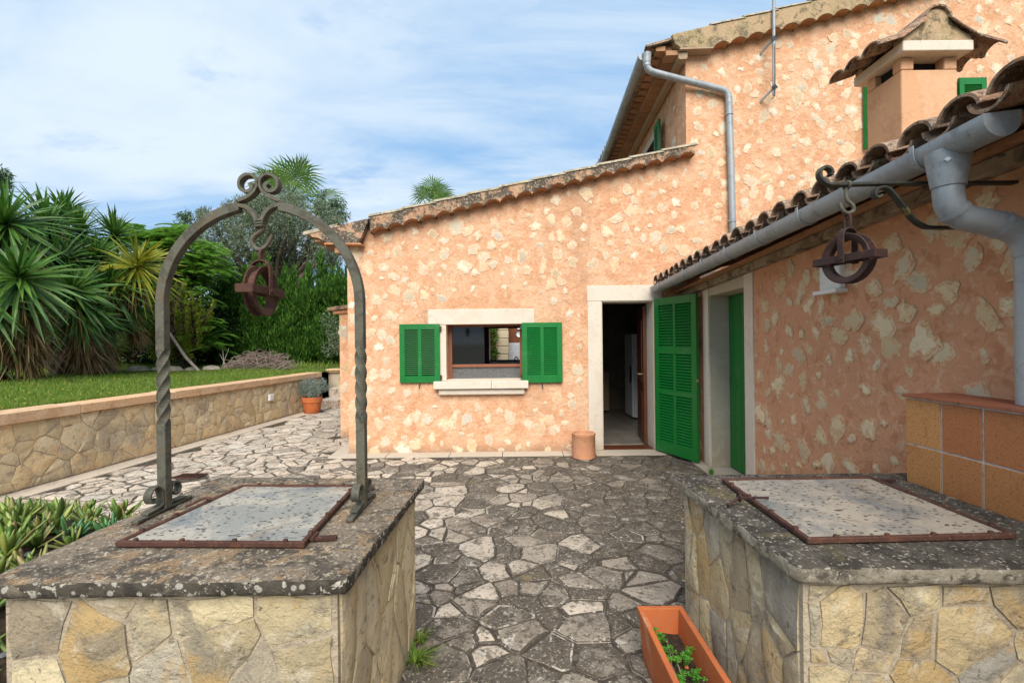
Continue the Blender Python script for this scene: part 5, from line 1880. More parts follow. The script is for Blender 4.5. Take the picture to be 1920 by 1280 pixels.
# knot and hook at the crown
kn = ap(487, 417)
m = MB()
hk = [(489, 424), (490, 431), (484, 437), (476, 443), (471, 452), (474, 462), (483, 468), (493, 465), (502, 456), (509, 440)]
sp = smooth_path([ap(a + 1.5, b) for a, b in hk], 5)
n = len(sp)
m.tube(sp, [0.0115 * (1 - .35 * (i / n) ** 3) for i in range(n)], 9)
m.build('hook', IRON, arch, smooth=True)
m = MB()
cz = ap(490, 420)
for k in range(3):
    m.tube([Vector((XC, AY, cz.z + .012 - k * .012)) + Vector((.017 * math.cos(a), .021 * math.sin(a), .004 * math.cos(a))) for a in [2 * math.pi * j / 12 for j in range(12)]], 0.006, 6, closed=True)
m.build('binding_ring', IRON, arch, smooth=True)


def pulley(loc, rz, material, label, hook_top):
    """iron well pulley: grooved wheel between two straps, hung by an inverted U"""
    t = thing('well_pulley', loc, label, 'pulley', 'rusty well pulleys')
    O = Vector(loc)
    M = Matrix.Rotation(rz, 3, 'Z')

    def fin(mb, name, **kw):
        mb.v = [tuple(O + M @ Vector(p)) for p in mb.v]
        return mb.build(name, material, t, **kw)
    w = fin(MB().lathe([(.110, -.025), (.113, -.022), (.111, -.018), (.092, -.014), (.089, -.008), (.089, .008), (.092, .014), (.111, .018), (.113, .022), (.110, .025), (.092, .022), (.083, .015), (.083, -.015), (.092, -.022)], axis='Y', n=44, closed=True), 'wheel', smooth=math.radians(35))
    mb = MB().lathe([(.009, -.034), (.021, -.034), (.021, .034), (.009, .034)], axis='Y', n=14, closed=True)
    fin(mb, 'hub', smooth=math.radians(35)).parent = t
    for k in range(2):
        q = math.pi * k
        fin(MB().bar([(.018 * math.cos(q), 0, .018 * math.sin(q)), (.088 * math.cos(q), 0, .088 * math.sin(q))], (0, 1, 0), .018, .008), 'spoke')
    for s in (-1, 1):
        fin(MB().bar([(-.145, s * .034, 0), (.145, s * .034, 0)], (0, 0, 1), .034, .006), 'side_bar', bevel=0.0015, seg=1)
    for s in (-1, 1):
        fin(MB().bar([(s * .1405, -.0308, 0), (s * .1405, .0308, 0)], (0, 0, 1), .035, .007), 'end_plate')
    st = [(0, -.042, -.022), (0, -.042, .06), (0, -.040, .105), (0, -.027, .128), (0, 0, .137), (0, .027, .128), (0, .040, .105), (0, .042, .06), (0, .042, -.022)]
    fin(MB().bar(smooth_path(st, 4), (1, 0, 0), .030, .007), 'strap', bevel=0.0015, seg=1)
    fin(MB().tube([(0, -.051, 0), (0, .051, 0)], .010, 10), 'axle', smooth=True)
    lk = [(0, 0, .128), (.010, 0, .136), (.013, 0, .16), (.012, 0, hook_top - .02), (0, 0, hook_top), (-.012, 0, hook_top - .02), (-.013, 0, .16), (-.010, 0, .136)]
    fin(MB().tube(lk, .0062, 8, closed=True), 'hanging_link', smooth=True)
    return t


pc = ap(489, 546)
hkz = min(p.z for p in sp)
pulley((XC + .002, AY, pc.z), math.radians(92), RUST, 'rust-red iron pulley hanging from the hook of the well arch', hkz - pc.z + 0.004)
# ------------------------------------------------------------------ iron bracket and pulley on the annex side
BY = 2.06
br = thing('wall_bracket', (2.27, BY, 2.29), 'black iron wall bracket with curled end reaching out below the zinc gutter', 'bracket')
bz = 2.293


def bp_(px, py):
    return Vector(((px - 960 + (640 - py) * .01134) * BY / F, BY, 1.6 + (640 - py + (px - 960) * -.01134) * BY / F))


pts = smooth_path([bp_(1908, 343), bp_(1800, 344), bp_(1650, 345), bp_(1570, 347), bp_(1548, 344), bp_(1537, 334), bp_(1536, 322), bp_(1543, 315), bp_(1553, 316), bp_(1558, 324), bp_(1555, 330)], 6)
MB().bar(pts, (0, 1, 0), 0.034, 0.013).build('arm', BLACKIRON, br, bevel=0.002, seg=1)
pts = smooth_path([bp_(1652, 367), bp_(1643, 371), bp_(1638, 364), bp_(1643, 355), bp_(1655, 352), bp_(1668, 358), bp_(1688, 382), bp_(1710, 410), bp_(1728, 423), bp_(1750, 427), bp_(1830, 427), bp_(1912, 427)], 6)
MB().bar(pts, (0, 1, 0), 0.032, 0.012).build('brace', BLACKIRON, br, bevel=0.002, seg=1)
hp = smooth_path([bp_(1588, 350), bp_(1586, 362), bp_(1588, 375), bp_(1597, 383), bp_(1601, 392), bp_(1595, 399), bp_(1586, 399), bp_(1578, 391), bp_(1574, 380)], 5)
MB().tube(hp, 0.0085, 8).build('hook', IRON, br, smooth=True)
MB().tube([bp_(1588, 346) + Vector((0, .022 * math.cos(a), .016 * math.sin(a) - .004)) for a in [2 * math.pi * k / 12 for k in range(12)]], 0.006, 6, closed=True).build('hook_ring', IRON, br, smooth=True)
hz = min(p.z for p in hp)
pcr = bp_(1591, 485)
pulley((bp_(1590, 485).x, BY, pcr.z), math.radians(105.5), RUSTDARK, 'dark brown iron pulley hanging from the wall bracket under the gutter', hz - pcr.z + .006)
# ------------------------------------------------------------------ pots and small yard things
fl = thing('clay_flue', (0.965, 6.235, 0.0), 'open terracotta cylinder standing by the kitchen doorway', 'pot')
MB().lathe([(0.150, 0.008), (0.158, 0.012), (0.158, 0.305), (0.162, 0.31), (0.162, 0.345), (0.150, 0.350), (0.138, 0.345), (0.135, 0.30), (0.135, 0.02), (0.001, 0.018)],
           (0.965, 6.235, 0.0), n=32).build('cylinder', TERRAPALE, fl, smooth=math.radians(40))
MB().lathe([(0.1325, 0.24), (0.001, 0.243)], (0.965, 6.235, 0), n=20).build('dark_fill', SOIL, fl)

PXp, PYp = -4.62, 10.48
pot = thing('flower_pot', (PXp, PYp, 0.0), 'round orange terracotta pot below the stone steps', 'pot')
MB().lathe([(0.001, 0.004), (0.165, 0.004), (0.172, 0.02), (0.205, 0.26), (0.222, 0.265), (0.226, 0.37), (0.215, 0.378), (0.200, 0.37), (0.192, 0.30), (0.001, 0.30)], (PXp, PYp, 0), n=32).build('pot_body', TERRA, pot, smooth=math.radians(40))
MB().lathe([(0.19, 0.318), (0.001, 0.33)], (PXp, PYp, 0), n=18).build('soil', SOIL, pot)


def leaf_cloud(centres, radii, n, size, rs, aspect=3.0, bias=None, shell=0.55, droop=0.0, flat=0.0):
    """diamond leaves spread through ellipsoid clumps; returns (n*4,3)"""
    centres = np.asarray(centres, float)
    radii = np.asarray(radii, float)
    if radii.ndim == 1:
        radii = np.repeat(radii[:, None], 3, 1)
    vol = radii.prod(1) ** (2 / 3)
    idx = rs.choice(len(centres), n, p=vol / vol.sum())
    d = rs.normal(size=(n, 3))
    d /= np.linalg.norm(d, axis=1)[:, None]
    r = shell + (1 - shell) * rs.rand(n) ** 0.7
    r *= np.where(rs.rand(n) < .25, rs.rand(n), 1)
    r *= 1 + 0.12 * rs.normal(size=n)
    P = centres[idx] + d * r[:, None] * radii[idx]
    ax = d * 0.7 + rs.normal(size=(n, 3)) * 0.75
    if bias is not None:
        ax = ax * (1 - bias[3]) + np.array(bias[:3]) * bias[3] * 1.6
    ax /= np.linalg.norm(ax, axis=1)[:, None]
    nn = rs.normal(size=(n, 3))
    nn[:, 2] += flat
    sd = np.cross(ax, nn)
    sd /= np.linalg.norm(sd, axis=1)[:, None] + 1e-9
    L = size * rs.uniform(0.6, 1.35, n)[:, None]
    W = L / aspect
    V = np.stack([P, P + ax * L * .45 + sd * W * .5, P + ax * L, P + ax * L * .45 - sd * W * .5], 1)
    V[:, 2, 2] -= droop * L[:, 0]
    return V.reshape(-1, 3)


def limbs(m, base, tips, r0, rng, wob=0.08, n=8):
    for t in tips:
        a, b = Vector(base), Vector(t)
        pts, rr = [], []
        for k in range(6):
            s = k / 5
            p = a.lerp(b, s) + Vector((rng.uniform(-wob, wob), rng.uniform(-wob, wob), rng.uniform(-wob, wob) * .5)) * (s * (1.2 - s) * 3)
            pts.append(p)
            rr.append(max(.004, r0 * (1 - .78 * s)))
        m.tube(pts, rr, n)


shrub = thing('silver_shrub', (PXp, PYp, 0.32), 'silvery grey bushy shrub growing in the round terracotta pot', 'shrub')
rs = np.random.RandomState(3)
cs = [(PXp + x, PYp + y, z) for x, y, z in ((0, 0, .55), (-.2, .02, .52), (.16, 0, .58), (-.05, .1, .70), (.24, 0, .70), (-.18, 0, .66), (.08, -.08, .47), (.32, .02, .60))]
np_mesh('foliage', leaf_cloud(cs, [.17, .14, .14, .13, .10, .13, .13, .08], 5200, 0.040, rs, 4.5), 4, SILVER, shrub, (PXp, PYp, .5))
m = MB()
limbs(m, (PXp, PYp, .32), [(c[0], c[1], c[2] + .05) for c in cs], 0.014, random.Random(2), .03, 6)
m.build('stems', BARK, shrub)

so_ = thing('wall_socket', (ret_x(9.5), 9.5, .5), 'small white socket box on the retaining wall near the pot', 'socket')
fr = frame_of((ret_x(0), 0, 0), (0.1004, 1, 0), (1, -0.1004, 0))
MB().prism([(9.38, .44), (9.53, .44), (9.53, .57), (9.38, .57)], fr, 0.022, 0.06).build('box', WHITE, so_, bevel=.006)
MB().prism([(9.40, .455), (9.51, .455), (9.51, .555), (9.40, .555)], fr, 0.0605, 0.066).build('cover', WHITEPL, so_, bevel=.003)

gr = thing('drain_grate', (-3.94, 5.54, 0.0), 'rusty drain grate set flush in the paving behind the arch', 'grate')
MB().box(-4.10, -3.78, 5.44, 5.64, 0.0005, 0.004).build('pit', SOIL, gr)
for k in range(2):
    MB().box(-4.10, -3.78, 5.44 + k * .185, 5.455 + k * .185, 0.0045, 0.016).build('frame_bar', RUST, gr)
for k in range(9):
    x = -4.095 + k * .0375
    MB().box(x, x + .012, 5.456, 5.624, 0.005, 0.015).build('bar', RUST, gr)

# rectangular planter in the foreground
PL = thing('planter_trough', (0.735, 1.85, 0.0), 'long rectangular terracotta trough beside the right well', 'planter')
px0, px1, py0, py1, pz = 0.612, 0.838, 1.45, 2.285, 0.268
m = MB()
ring = lambda x0, x1, y0, y1, z: [(x0, y0, z), (x1, y0, z), (x1, y1, z), (x0, y1, z)]
rings = [ring(px0 + .022, px1 - .022, py0 + .022, py1 - .022, 0.006), ring(px0 + .006, px1 - .006, py0 + .006, py1 - .006, .235), ring(px0, px1, py0, py1, .238), ring(px0, px1, py0, py1, pz),
         ring(px0 + .026, px1 - .026, py0 + .026, py1 - .026, pz), ring(px0 + .034, px1 - .034, py0 + .034, py1 - .034, .12)]
for r in rings:
    m.v += r
for k in range(5):
    for i in range(4):
        m.f.append((k * 4 + i, k * 4 + (i + 1) % 4, k * 4 + 4 + (i + 1) % 4, k * 4 + 4 + i))
m.f += [(3, 2, 1, 0), (20, 21, 22, 23)]
m.build('trough', TERRA, PL, bevel=0.005)
m = MB()
N = 20
for j in range(N + 1):
    for i in range(7):
        x, y = px0 + .032 + (px1 - px0 - .064) * i / 6, py0 + .032 + (py1 - py0 - .064) * j / N
        m.v.append((x, y, 0.145 + .012 * mnoise.noise((x * 25, y * 25, 0))))
for j in range(N):
    for i in range(6):
        a = j * 7 + i
        m.f.append((a, a + 1, a + 8, a + 7))
m.build('soil', SOIL, PL, smooth=True)
m = MB()
for k in range(7):
    x, y = rg.uniform(px0 + .06, px1 - .06), rg.uniform(py0 + .1, py0 + .55)
    a = rg.uniform(1.2, 2.0)
    m.tube(smooth_path([(x, y, .16), (x + .08 * math.cos(a), y + .08 * math.sin(a), .175), (x + .2 * math.cos(a), y + .2 * math.sin(a), .162)], 3), .0022, 5)
m.build('dry_stem', TWIG, PL)
for k in range(10):
    x, y, r = rg.uniform(px0 + .05, px1 - .05), rg.uniform(py0 + .1, py1 - .1), rg.uniform(.005, .010)
    MB().lathe([(0.001, -r * .6), (r, 0), (r * .7, r * .6), (0.001, r * .7)], (x, y, .158), n=6).build('pebble', ROCK if k % 3 else TERRA, PL)


def clover(name, loc, parent, rng, hgt):
    """sprig of small rounded trefoil leaves"""
    x, y, z = loc
    V = []
    m = MB()
    for k in range(rng.randint(4, 7)):
        a = rng.uniform(0, 6.28)
        r = rng.uniform(.006, .024)
        tx, ty, tz = x + r * math.cos(a), y + r * math.sin(a), z + hgt * rng.uniform(.6, 1.2)
        m.tube([(x, y, z), ((x + tx) / 2, (y + ty) / 2, z + hgt * .5), (tx, ty, tz)], .0008, 4)
        for j in range(4):
            q = a + j * math.pi / 2 + .4
            s = rng.uniform(.009, .014)
            c, sn = math.cos(q), math.sin(q)
            V += [(tx, ty, tz), (tx + s * (c - .45 * sn), ty + s * (sn + .45 * c), tz + .003), (tx + s * 1.25 * c, ty + s * 1.25 * sn, tz + .001), (tx + s * (c + .45 * sn), ty + s * (sn - .45 * c), tz + .003)]
    o = np_mesh(name, V, 4, CLOVER, parent, loc)
    m.build('stalk', CLOVER, o)
    return o


rc_ = random.Random(77)
for k in range(17):
    x, y = rc_.uniform(px0 + .05, px1 - .05), rc_.uniform(py0 + .12, py1 - .06)
    if k < 13:
        y = rc_.uniform(1.78, py1 - .08)
    c = thing('clover_sprig', (x, y, .145), 'bright green sprig of little round leaves in the terracotta trough', 'weed', 'weeds in the trough')
    clover('leaves', (x, y, .145), c, rc_, .055)


def tuft(loc, label, rng, n, h, spread, material, group=None):
    t = thing('grass_tuft', loc, label, 'weed', group)
    V = []
    for k in range(n):
        a = rng.uniform(0, 6.28)
        r = rng.uniform(0, spread * .35)
        b = Vector(loc) + Vector((r * math.cos(a), r * math.sin(a), 0))
        l = rng.uniform(.3, 1) * spread
        hh = h * rng.uniform(.4, 1.1)
        p1 = b + Vector((l * .35 * math.cos(a), l * .35 * math.sin(a), hh * .7))
        p2 = b + Vector((l * math.cos(a), l * math.sin(a), hh * rng.uniform(.6, 1)))
        s = Vector((-math.sin(a), math.cos(a), 0)) * .003
        V += [b - s, b + s, p1 + s, p1 - s, p1 - s, p1 + s, p2 + s * .2, p2 - s * .2]
    np_mesh('blades', [tuple(v) for v in V], 4, material, t, loc)


tuft((-0.50, 2.26, 0.01), 'feathery green weed at the foot of the arch well', random.Random(4), 70, .06, .13, GRASS)
tuft((-0.505, 2.42, 0.01), 'small low weed at the far foot of the arch well', random.Random(8), 60, .06, .07, GRASS)
tuft((2.30, 5.30, 0.028), 'little weed sprouting by the green annex door', random.Random(5), 40, .09, .06, CLOVER)

# ------------------------------------------------------------------ succulent bed left of the well


def bed_z(x, y):
    d = ((x + 2.75) / 1.15) ** 2 + ((y - 2.15) / 0.98) ** 2
    return max(-.02, 0.66 * max(0, 1 - d) ** 0.42)


m = MB()
N = 40
for j in range(N + 1):
    for i in range(N + 1):
        x, y = -3.95 + 2.235 * i / N, 1.1 + 2.1 * j / N
        m.v.append((x, y, bed_z(x, y) + .015 * mnoise.noise((x * 8, y * 8, 0))))
for j in range(N):
    for i in range(N):
        a = j * (N + 1) + i
        m.f.append((a, a + 1, a + N + 2, a + N + 1))
o = m.build('earth_mound', SOIL, smooth=True)
o['kind'] = 'structure'
rk = random.Random(6)
stones_bed = MB()
for k in range(90):
    x, y, r = rk.uniform(-3.3, -1.74), rk.uniform(1.5, 2.9), rk.uniform(.008, .02)
    stones_bed.lathe([(0.001, -r * .5), (r, 0), (r * .7, r * .6), (0.001, r * .7)], (x, y, bed_z(x, y) + r * .4), n=6)
tag(stones_bed.build('grey_gravel', mat('grey_gravel', (0.20, 0.20, 0.21), .8, .3, var=.3), None), kind='stuff')


def succulent_mesh(seed, nleaf, L, material):
    r = random.Random(seed)
    V = []
    for i in range(nleaf):
        a = i * 2.399 + r.uniform(-.2, .2)
        t = i / nleaf
        elv = math.radians(82 - 62 * t + r.uniform(-10, 10))
        l = L * (.62 + .5 * t) * r.uniform(.8, 1.15)
        d = Vector((math.cos(a) * math.cos(elv), math.sin(a) * math.cos(elv), math.sin(elv)))
        s = Vector((-math.sin(a), math.cos(a), 0))
        n = d.cross(s)
        b = Vector((0, 0, .01)) + d * .008
        curve = Vector((0, 0, 1)) * l * .22
        secs = []
        for q, w, th in ((0, .35, .18), (.35, .9, .32), (.7, 1.0, .30), (.9, .6, .2), (1.0, .08, .05)):
            c = b + d * (l * q) + curve * (q * q)
            ww, tt = w * L * .125, th * L * .20
            secs.append([c - s * ww, c - n * tt * .4, c + s * ww, c + n * tt])
        for j in range(4):
            for k in range(4):
                V += [secs[j][k], secs[j][(k + 1) % 4], secs[j + 1][(k + 1) % 4], secs[j + 1][k]]
    V = np.array([tuple(v) for v in V], dtype=np.float32)
    me = bpy.data.meshes.new('leaf_rosette')
    uniq, inv = np.unique(np.round(V, 6), axis=0, return_inverse=True)
    inv = np.asarray(inv).reshape(-1, 4)
    me.from_pydata([tuple(map(float, p)) for p in uniq], [], [tuple(map(int, f)) for f in inv if len(set(f)) == 4])
    me.polygons.foreach_set('use_smooth', [True] * len(me.polygons))
    me.materials.append(material)
    return me


SM = [succulent_mesh(s, n, L, SUCC) for s, n, L in ((1, 12, .105), (2, 9, .095), (3, 14, .115), (4, 11, .10))]
SB = [succulent_mesh(s, n, L, SUCCBLUE) for s, n, L in ((11, 18, .12), (12, 14, .10))]
pts = scatter(-3.55, -1.73, 1.35, 2.98, 0.112, random.Random(19), tries=24, ok=lambda x, y: bed_z(x, y) > .30 + .06 * math.sin(x * 9 + y * 7))
rk = random.Random(31)
for (x, y) in pts:
    if rk.random() < .10:
        continue
    dark = rk.random() < (.35 if -2.3 < x < -1.9 else .12)
    me = rk.choice(SB if dark else SM)
    o = bpy.data.objects.new('succulent', me)
    COL.objects.link(o)
    o.location = (x, y, bed_z(x, y) - .01 + rk.uniform(-.01, .035))
    k = rk.uniform(.8, 1.25)
    o.scale = (k, k, k * rk.uniform(.9, 1.15))
    o.rotation_euler = (rk.uniform(-.35, .35), rk.uniform(-.3, .4), rk.uniform(0, 6.28))
    if dark:
        tag(o, 'dark green succulent rosette in the bed left of the arch well', 'succulent', 'dark succulents beside the well')
    else:
        tag(o, 'light green succulent with fleshy pink-tipped leaves left of the arch well', 'succulent', 'light succulents beside the well')

# ------------------------------------------------------------------ lawn grass, flowers, stones, brushwood


def blades(n, xf, h, rs, w=0.006):
    y = rs.uniform(4.2, 16.0, n) ** 1.0
    x = xf(y, rs.rand(n))
    keep = (x > -1.8 * y) & ~((y > 12.42) & (y < 12.95) & (x > -5.1)) & ((y < 12.4) | (x < -3.1))
    x, y = x[keep], y[keep]
    n = len(x)
    z = np.array([lawn_z(a, b) for a, b in zip(x, y)]) - .005
    P = np.stack([x, y, z], 1)
    a = rs.uniform(0, 6.28, n)
    clump = np.array([mnoise.noise((p * .9, q * .9, 5)) for p, q in zip(x, y)])
    hh = h * rs.uniform(.4, 1.3, n) * (1 + .7 * clump)
    s = np.stack([np.cos(a), np.sin(a), np.zeros(n)], 1) * w
    lean = np.stack([rs.normal(size=n) * .4, rs.normal(size=n) * .4, np.ones(n)], 1)
    T = P + lean * hh[:, None]
    return np.stack([P - s, P + s, T], 1).reshape(-1, 3)


def lawn_x(y, r):
    xr = -5.457 + 0.1004 * (np.minimum(y, 12.4) - 5.156) - .34
    xr = np.where(y > 12.4, -3.3, xr)
    return xr - (1.8 * y + xr) * r ** 1.5


rs = np.random.RandomState(8)
g = np_mesh('lawn_grass', blades(140000, lawn_x, .062, rs), 3, GRASS, None, (-8, 9, .9))
tag(g, 'short green lawn grass behind the retaining wall', kind='stuff')
V = blades(420, lawn_x, .05, np.random.RandomState(9))
F_ = V.reshape(-1, 3, 3)[:, 2]
Q = []
for p in F_:
    p = p + np.array([0, 0, .02])
    r = 0.013
    Q += [p + (-r, 0, 0), p + (0, -r, .004), p + (r, 0, 0), p + (0, r, .008)]
tag(np_mesh('lawn_flowers', np.array(Q), 4, YELLOWFL, None, (-8, 9, .9)), 'tiny yellow flowers dotted over the lawn', kind='stuff')
V = blades(5000, lambda y, r: np.where(y > 12.9, -7.2 + 4.0 * r, -99), .16, np.random.RandomState(10), .012)
tag(np_mesh('tall_weeds', V, 3, GRASS, None, (-5, 13, .9)), 'taller weeds growing beside the brushwood', kind='stuff')

rk = random.Random(12)
for k, (x, y, r) in enumerate(((-9.55, 11.6, .22), (-9.2, 11.9, .17), (-8.8, 11.7, .24), (-8.45, 12.0, .16), (-8.0, 12.1, .20), (-10.0, 11.3, .18))):
    m = MB()
    n = 9
    for j in range(5):
        q = math.pi * j / 4
        for i in range(n):
            a = 2 * math.pi * i / n
            d = Vector((math.sin(q) * math.cos(a) * 1.3, math.sin(q) * math.sin(a), math.cos(q) * .55))
            m.v.append(tuple(Vector((x, y, lawn_z(x, y) + .03)) + d * r * (1 + .35 * mnoise.noise((d.x * 2 + k, d.y * 2, d.z * 2)))))
    for j in range(4):
        for i in range(n):
            m.f.append((j * n + i, j * n + (i + 1) % n, (j + 1) * n + (i + 1) % n, (j + 1) * n + i))
    where = ['second of the low rocks from the left, on the lawn below the yuccas', 'third low weathered rock from the left on the lawn', 'broadest low rock on the lawn, fourth from the left',
             'smallest low rock on the lawn, second from the right', 'low weathered rock nearest the arch\'s left leg', 'leftmost low rock on the lawn beside the hanging dead leaves'][k]
    tag(m.build('rock', ROCK, None, smooth=True), where, 'rock', 'rocks on the lawn')

# brushwood: a heap of dry twigs
bx, by = -6.9, 12.35
bz_ = lawn_z(bx, by)
heap = thing('brush_pile', (bx, by, bz_), 'heap of dry purplish twigs on the lawn before the hedge', 'brushwood')
rk = random.Random(15)
for layer in range(4):
    m = MB()
    for k in range(75):
        t = rk.uniform(-1, 1)
        x, y = bx + t * .78 + .08, by + rk.uniform(-.32, .32)
        z = bz_ + rk.uniform(.0, .46) * (1 - t * t) ** .6 + .02
        a, e = rk.gauss(0, .7) + (0 if rk.random() < .7 else 1.6), rk.uniform(-.25, .6)
        l = rk.uniform(.2, .6)
        d = Vector((math.cos(a) * math.cos(e), math.sin(a) * math.cos(e), math.sin(e))) * l
        p = Vector((x, y, z))
        b = Vector((rk.uniform(-.05, .05), rk.uniform(-.05, .05), rk.uniform(-.02, .08)))
        m.tube([p - d * .5, p + b, p + d * .5], [.007, .006, .003], 4)
    m.build('twigs', TWIG, heap)['kind'] = 'stuff'
for k, (dx, l, a) in enumerate(((-.95, .62, 1.25), (-.85, .55, 1.7), (-.75, .5, 2.1), (-.95, .45, .8), (-.5, .62, .9), (-.2, .55, 2.4))):
    p = Vector((bx + dx, by - .1, bz_))
    m = MB().tube([p, p + Vector((math.cos(a) * l * .5, .03, math.sin(a) * l * .5)), p + Vector((math.cos(a) * l, .05, math.sin(a) * l))], [.012, .01, .005], 5)
    m.build('branch', POLEWOOD, heap)

lp = MB().tube([(-8.05, 11.7, lawn_z(-8.05, 11.7) + .01), (-8.55, 11.9, 1.30), (-9.15, 12.15, 1.95)], [.035, .038, .034], 8)
tag(lp.build('leaning_pole', POLEWOOD, None, smooth=True), 'grey wooden prop leaning from the lawn into the small juniper', 'pole')

# ------------------------------------------------------------------ yuccas


def sword_leaves(c, axis, n, L, w, rng, e0, e1, droop, jitter=.12):
    """rosette of folded sword leaves round an axis; e0..e1 = elevation of inner and outer leaves"""
    c, ax = Vector(c), Vector(axis).normalized()
    t = Vector((0, 0, 1)) if abs(ax.z) < .9 else Vector((1, 0, 0))
    u = (t - ax * t.dot(ax)).normalized()
    v = ax.cross(u)
    V = []
    for i in range(n):
        f = i / n
        a = i * 2.39996 + rng.uniform(-.25, .25)
        e = math.radians(e0 + (e1 - e0) * f ** .9 + rng.uniform(-9, 9))
        rad = u * math.cos(a) + v * math.sin(a)
        d = (rad * math.cos(e) + ax * math.sin(e)).normalized()
        l = L * rng.uniform(.72, 1.12)
        s = d.cross(ax)
        s = s.normalized() if s.length > 1e-4 else u
        nrm = s.cross(d)
        st = c - ax * (f * .14 * L)
        secs = []
        for q, wd in ((0, .7), (.25, 1.0), (.62, .85), (1.0, .04)):
            p = st + d * (l * q) - Vector((0, 0, 1)) * (droop * l * q * q) + Vector((rng.uniform(-1, 1), rng.uniform(-1, 1), 0)) * (jitter * .05 * l * q)
            secs.append((p - s * (w * wd * .5) + nrm * (w * .18 * wd), p, p + s * (w * wd * .5) + nrm * (w * .18 * wd)))
        for j in range(3):
            for k in range(2):
                V += [secs[j][k], secs[j][k + 1], secs[j + 1][k + 1], secs[j + 1][k]]
    return [tuple(p) for p in V]


def yucca(base, heads, label, seed, dead=True):
    rng = random.Random(seed)
    t = thing('yucca', base, label, 'yucca', 'yuccas at the edge of the lawn')
    m = MB()
    for (c, ax, L, gold, skirt) in heads:
        b = Vector(base) + Vector((rng.uniform(-.15, .15), rng.uniform(-.15, .15), -.05))
        cc = Vector(c) - Vector(ax).normalized() * .1
        mid = b.lerp(cc, .5) + Vector((rng.uniform(-.1, .1), 0, -.1))
        m.tube(smooth_path([b, mid, cc], 4), [.10 - .005 * k for k in range(9)], 9)
    m.build('trunk', BARK, t, smooth=True)
    for (c, ax, L, gold, skirt) in heads:
        V = sword_leaves(c, ax, 108, L * 1.12, .056 * L / .7, rng, 82, -42, .20)
        h = np_mesh('leaf_rosette', V, 4, YUCCAGOLD if gold else YUCCA, t, c)
        if skirt:
            V = []
            axv = Vector(ax).normalized()
            for k in range(5 if skirt > 1 else 2):
                cc = Vector(c) - axv * (.16 + .17 * k) * (L / .7)
                if k > 1:
                    cc.z -= .1 * k
                V += sword_leaves(cc, (axv * .3 + Vector((0, 0, .8))).normalized(), 64, L * (.85 + .1 * rng.random()), .036, rng, -38, -82, .10, .8)
            sk = np_mesh('dead_leaf_skirt', V, 4, YUCCADEAD, t, c)


def yp(px, py, Y):
    u, v = px - 960, py - 640
    x, y = u * math.cos(ROLL) - v * math.sin(ROLL), u * math.sin(ROLL) + v * math.cos(ROLL)
    return (x * Y / F, Y, 1.6 - y * Y / F)


yucca((-10.0, 8.7, .9), [(yp(10, 415, 8.3), (.35, -.5, .8), .92, 0, 1), (yp(-70, 350, 8.8), (.1, -.2, 1), .9, 0, 1), (yp(35, 520, 7.9), (.5, -.6, .45), .88, 0, 2), (yp(-40, 560, 7.7), (.2, -.8, .3), .85, 0, 2),
                         (yp(-130, 450, 8.4), (-.3, -.4, .8), .9, 0, 1), (yp(-60, 630, 8.2), (.1, -.5, .4), .8, 0, 2)],
      'nearest tall dark yucca at the left edge with long hanging dead leaves', 51)
yucca((-10.1, 10.2, .95), [(yp(88, 420, 9.6), (.2, -.4, 1), .88, 0, 1), (yp(135, 545, 9.0), (.45, -.6, .55), .76, 0, 2), (yp(110, 490, 9.5), (.2, -.5, .7), .82, 0, 1),
                           (yp(60, 460, 9.8), (0, -.3, 1), .85, 0, 1), (yp(150, 590, 9.3), (.4, -.6, .4), .72, 0, 2)],
      'middle yucca with green rosettes above a brown skirt of dead leaves', 52)
yucca((-10.2, 11.0, .95), [(yp(150, 432, 10.6), (.1, -.3, 1), .80, 0, 1), (yp(180, 488, 10.2), (.3, -.5, .8), .74, 0, 1), (yp(205, 535, 10.0), (.5, -.6, .5), .70, 0, 1), (yp(120, 400, 11.2), (0, 0, 1), .8, 0, 1), (yp(190, 590, 10.2), (.4, -.6, .3), .7, 0, 2), (yp(120, 600, 9.8), (.2, -.8, .3), .75, 0, 2)],
      'rear yucca with upright rosettes behind the browner ones', 53)
yucca((-10.3, 10.9, .95), [(yp(258, 497, 10.3), (.62, -.15, .62), .86, 1, 1), (yp(215, 440, 11.0), (.1, -.2, 1), .78, 0, 0), (yp(238, 565, 10.6), (.3, -.6, .2), .6, 0, 2), (yp(200, 510, 10.5), (.2, -.6, .6), .78, 0, 1)],
      'yucca with one yellowing rosette leaning towards the iron arch', 54)

# ------------------------------------------------------------------ trees and hedge


def tree(name, base, label, cat, cs, rad, n, size, material, seed, r0=.12, group=None, **kw):
    t = thing(name, base, label, cat, group)
    rs = np.random.RandomState(seed)
    np_mesh('crown', leaf_cloud(cs, rad, n, size, rs, **kw), 4, material, t, cs[0])
    m = MB()
    rng = random.Random(seed)
    fork = Vector(base) + Vector((0, 0, max(.3, (min(c[2] for c in cs) - base[2]) * .6)))
    m.tube([Vector(base) - Vector((0, 0, .1)), (Vector(base) + fork) / 2 + Vector((.04, 0, 0)), fork], [r0 * 1.25, r0, r0 * .85], 9)
    limbs(m, fork, [c for c in cs], r0 * .62, rng, .16, 7)
    m.build('trunk', BARK, t, smooth=True)
    return t


def clumps(px_list, Y, rpx, seed, dy=.8):
    rng = random.Random(seed)
    cs, rad = [], []
    for (px, py, r) in px_list:
        y = Y + rng.uniform(-dy, dy)
        cs.append(yp(px, py, y))
        rr = r * Y / F * rpx
        rad.append((rr * rng.uniform(.9, 1.15), rr, rr * rng.uniform(.75, 1.0)))
    return cs, rad


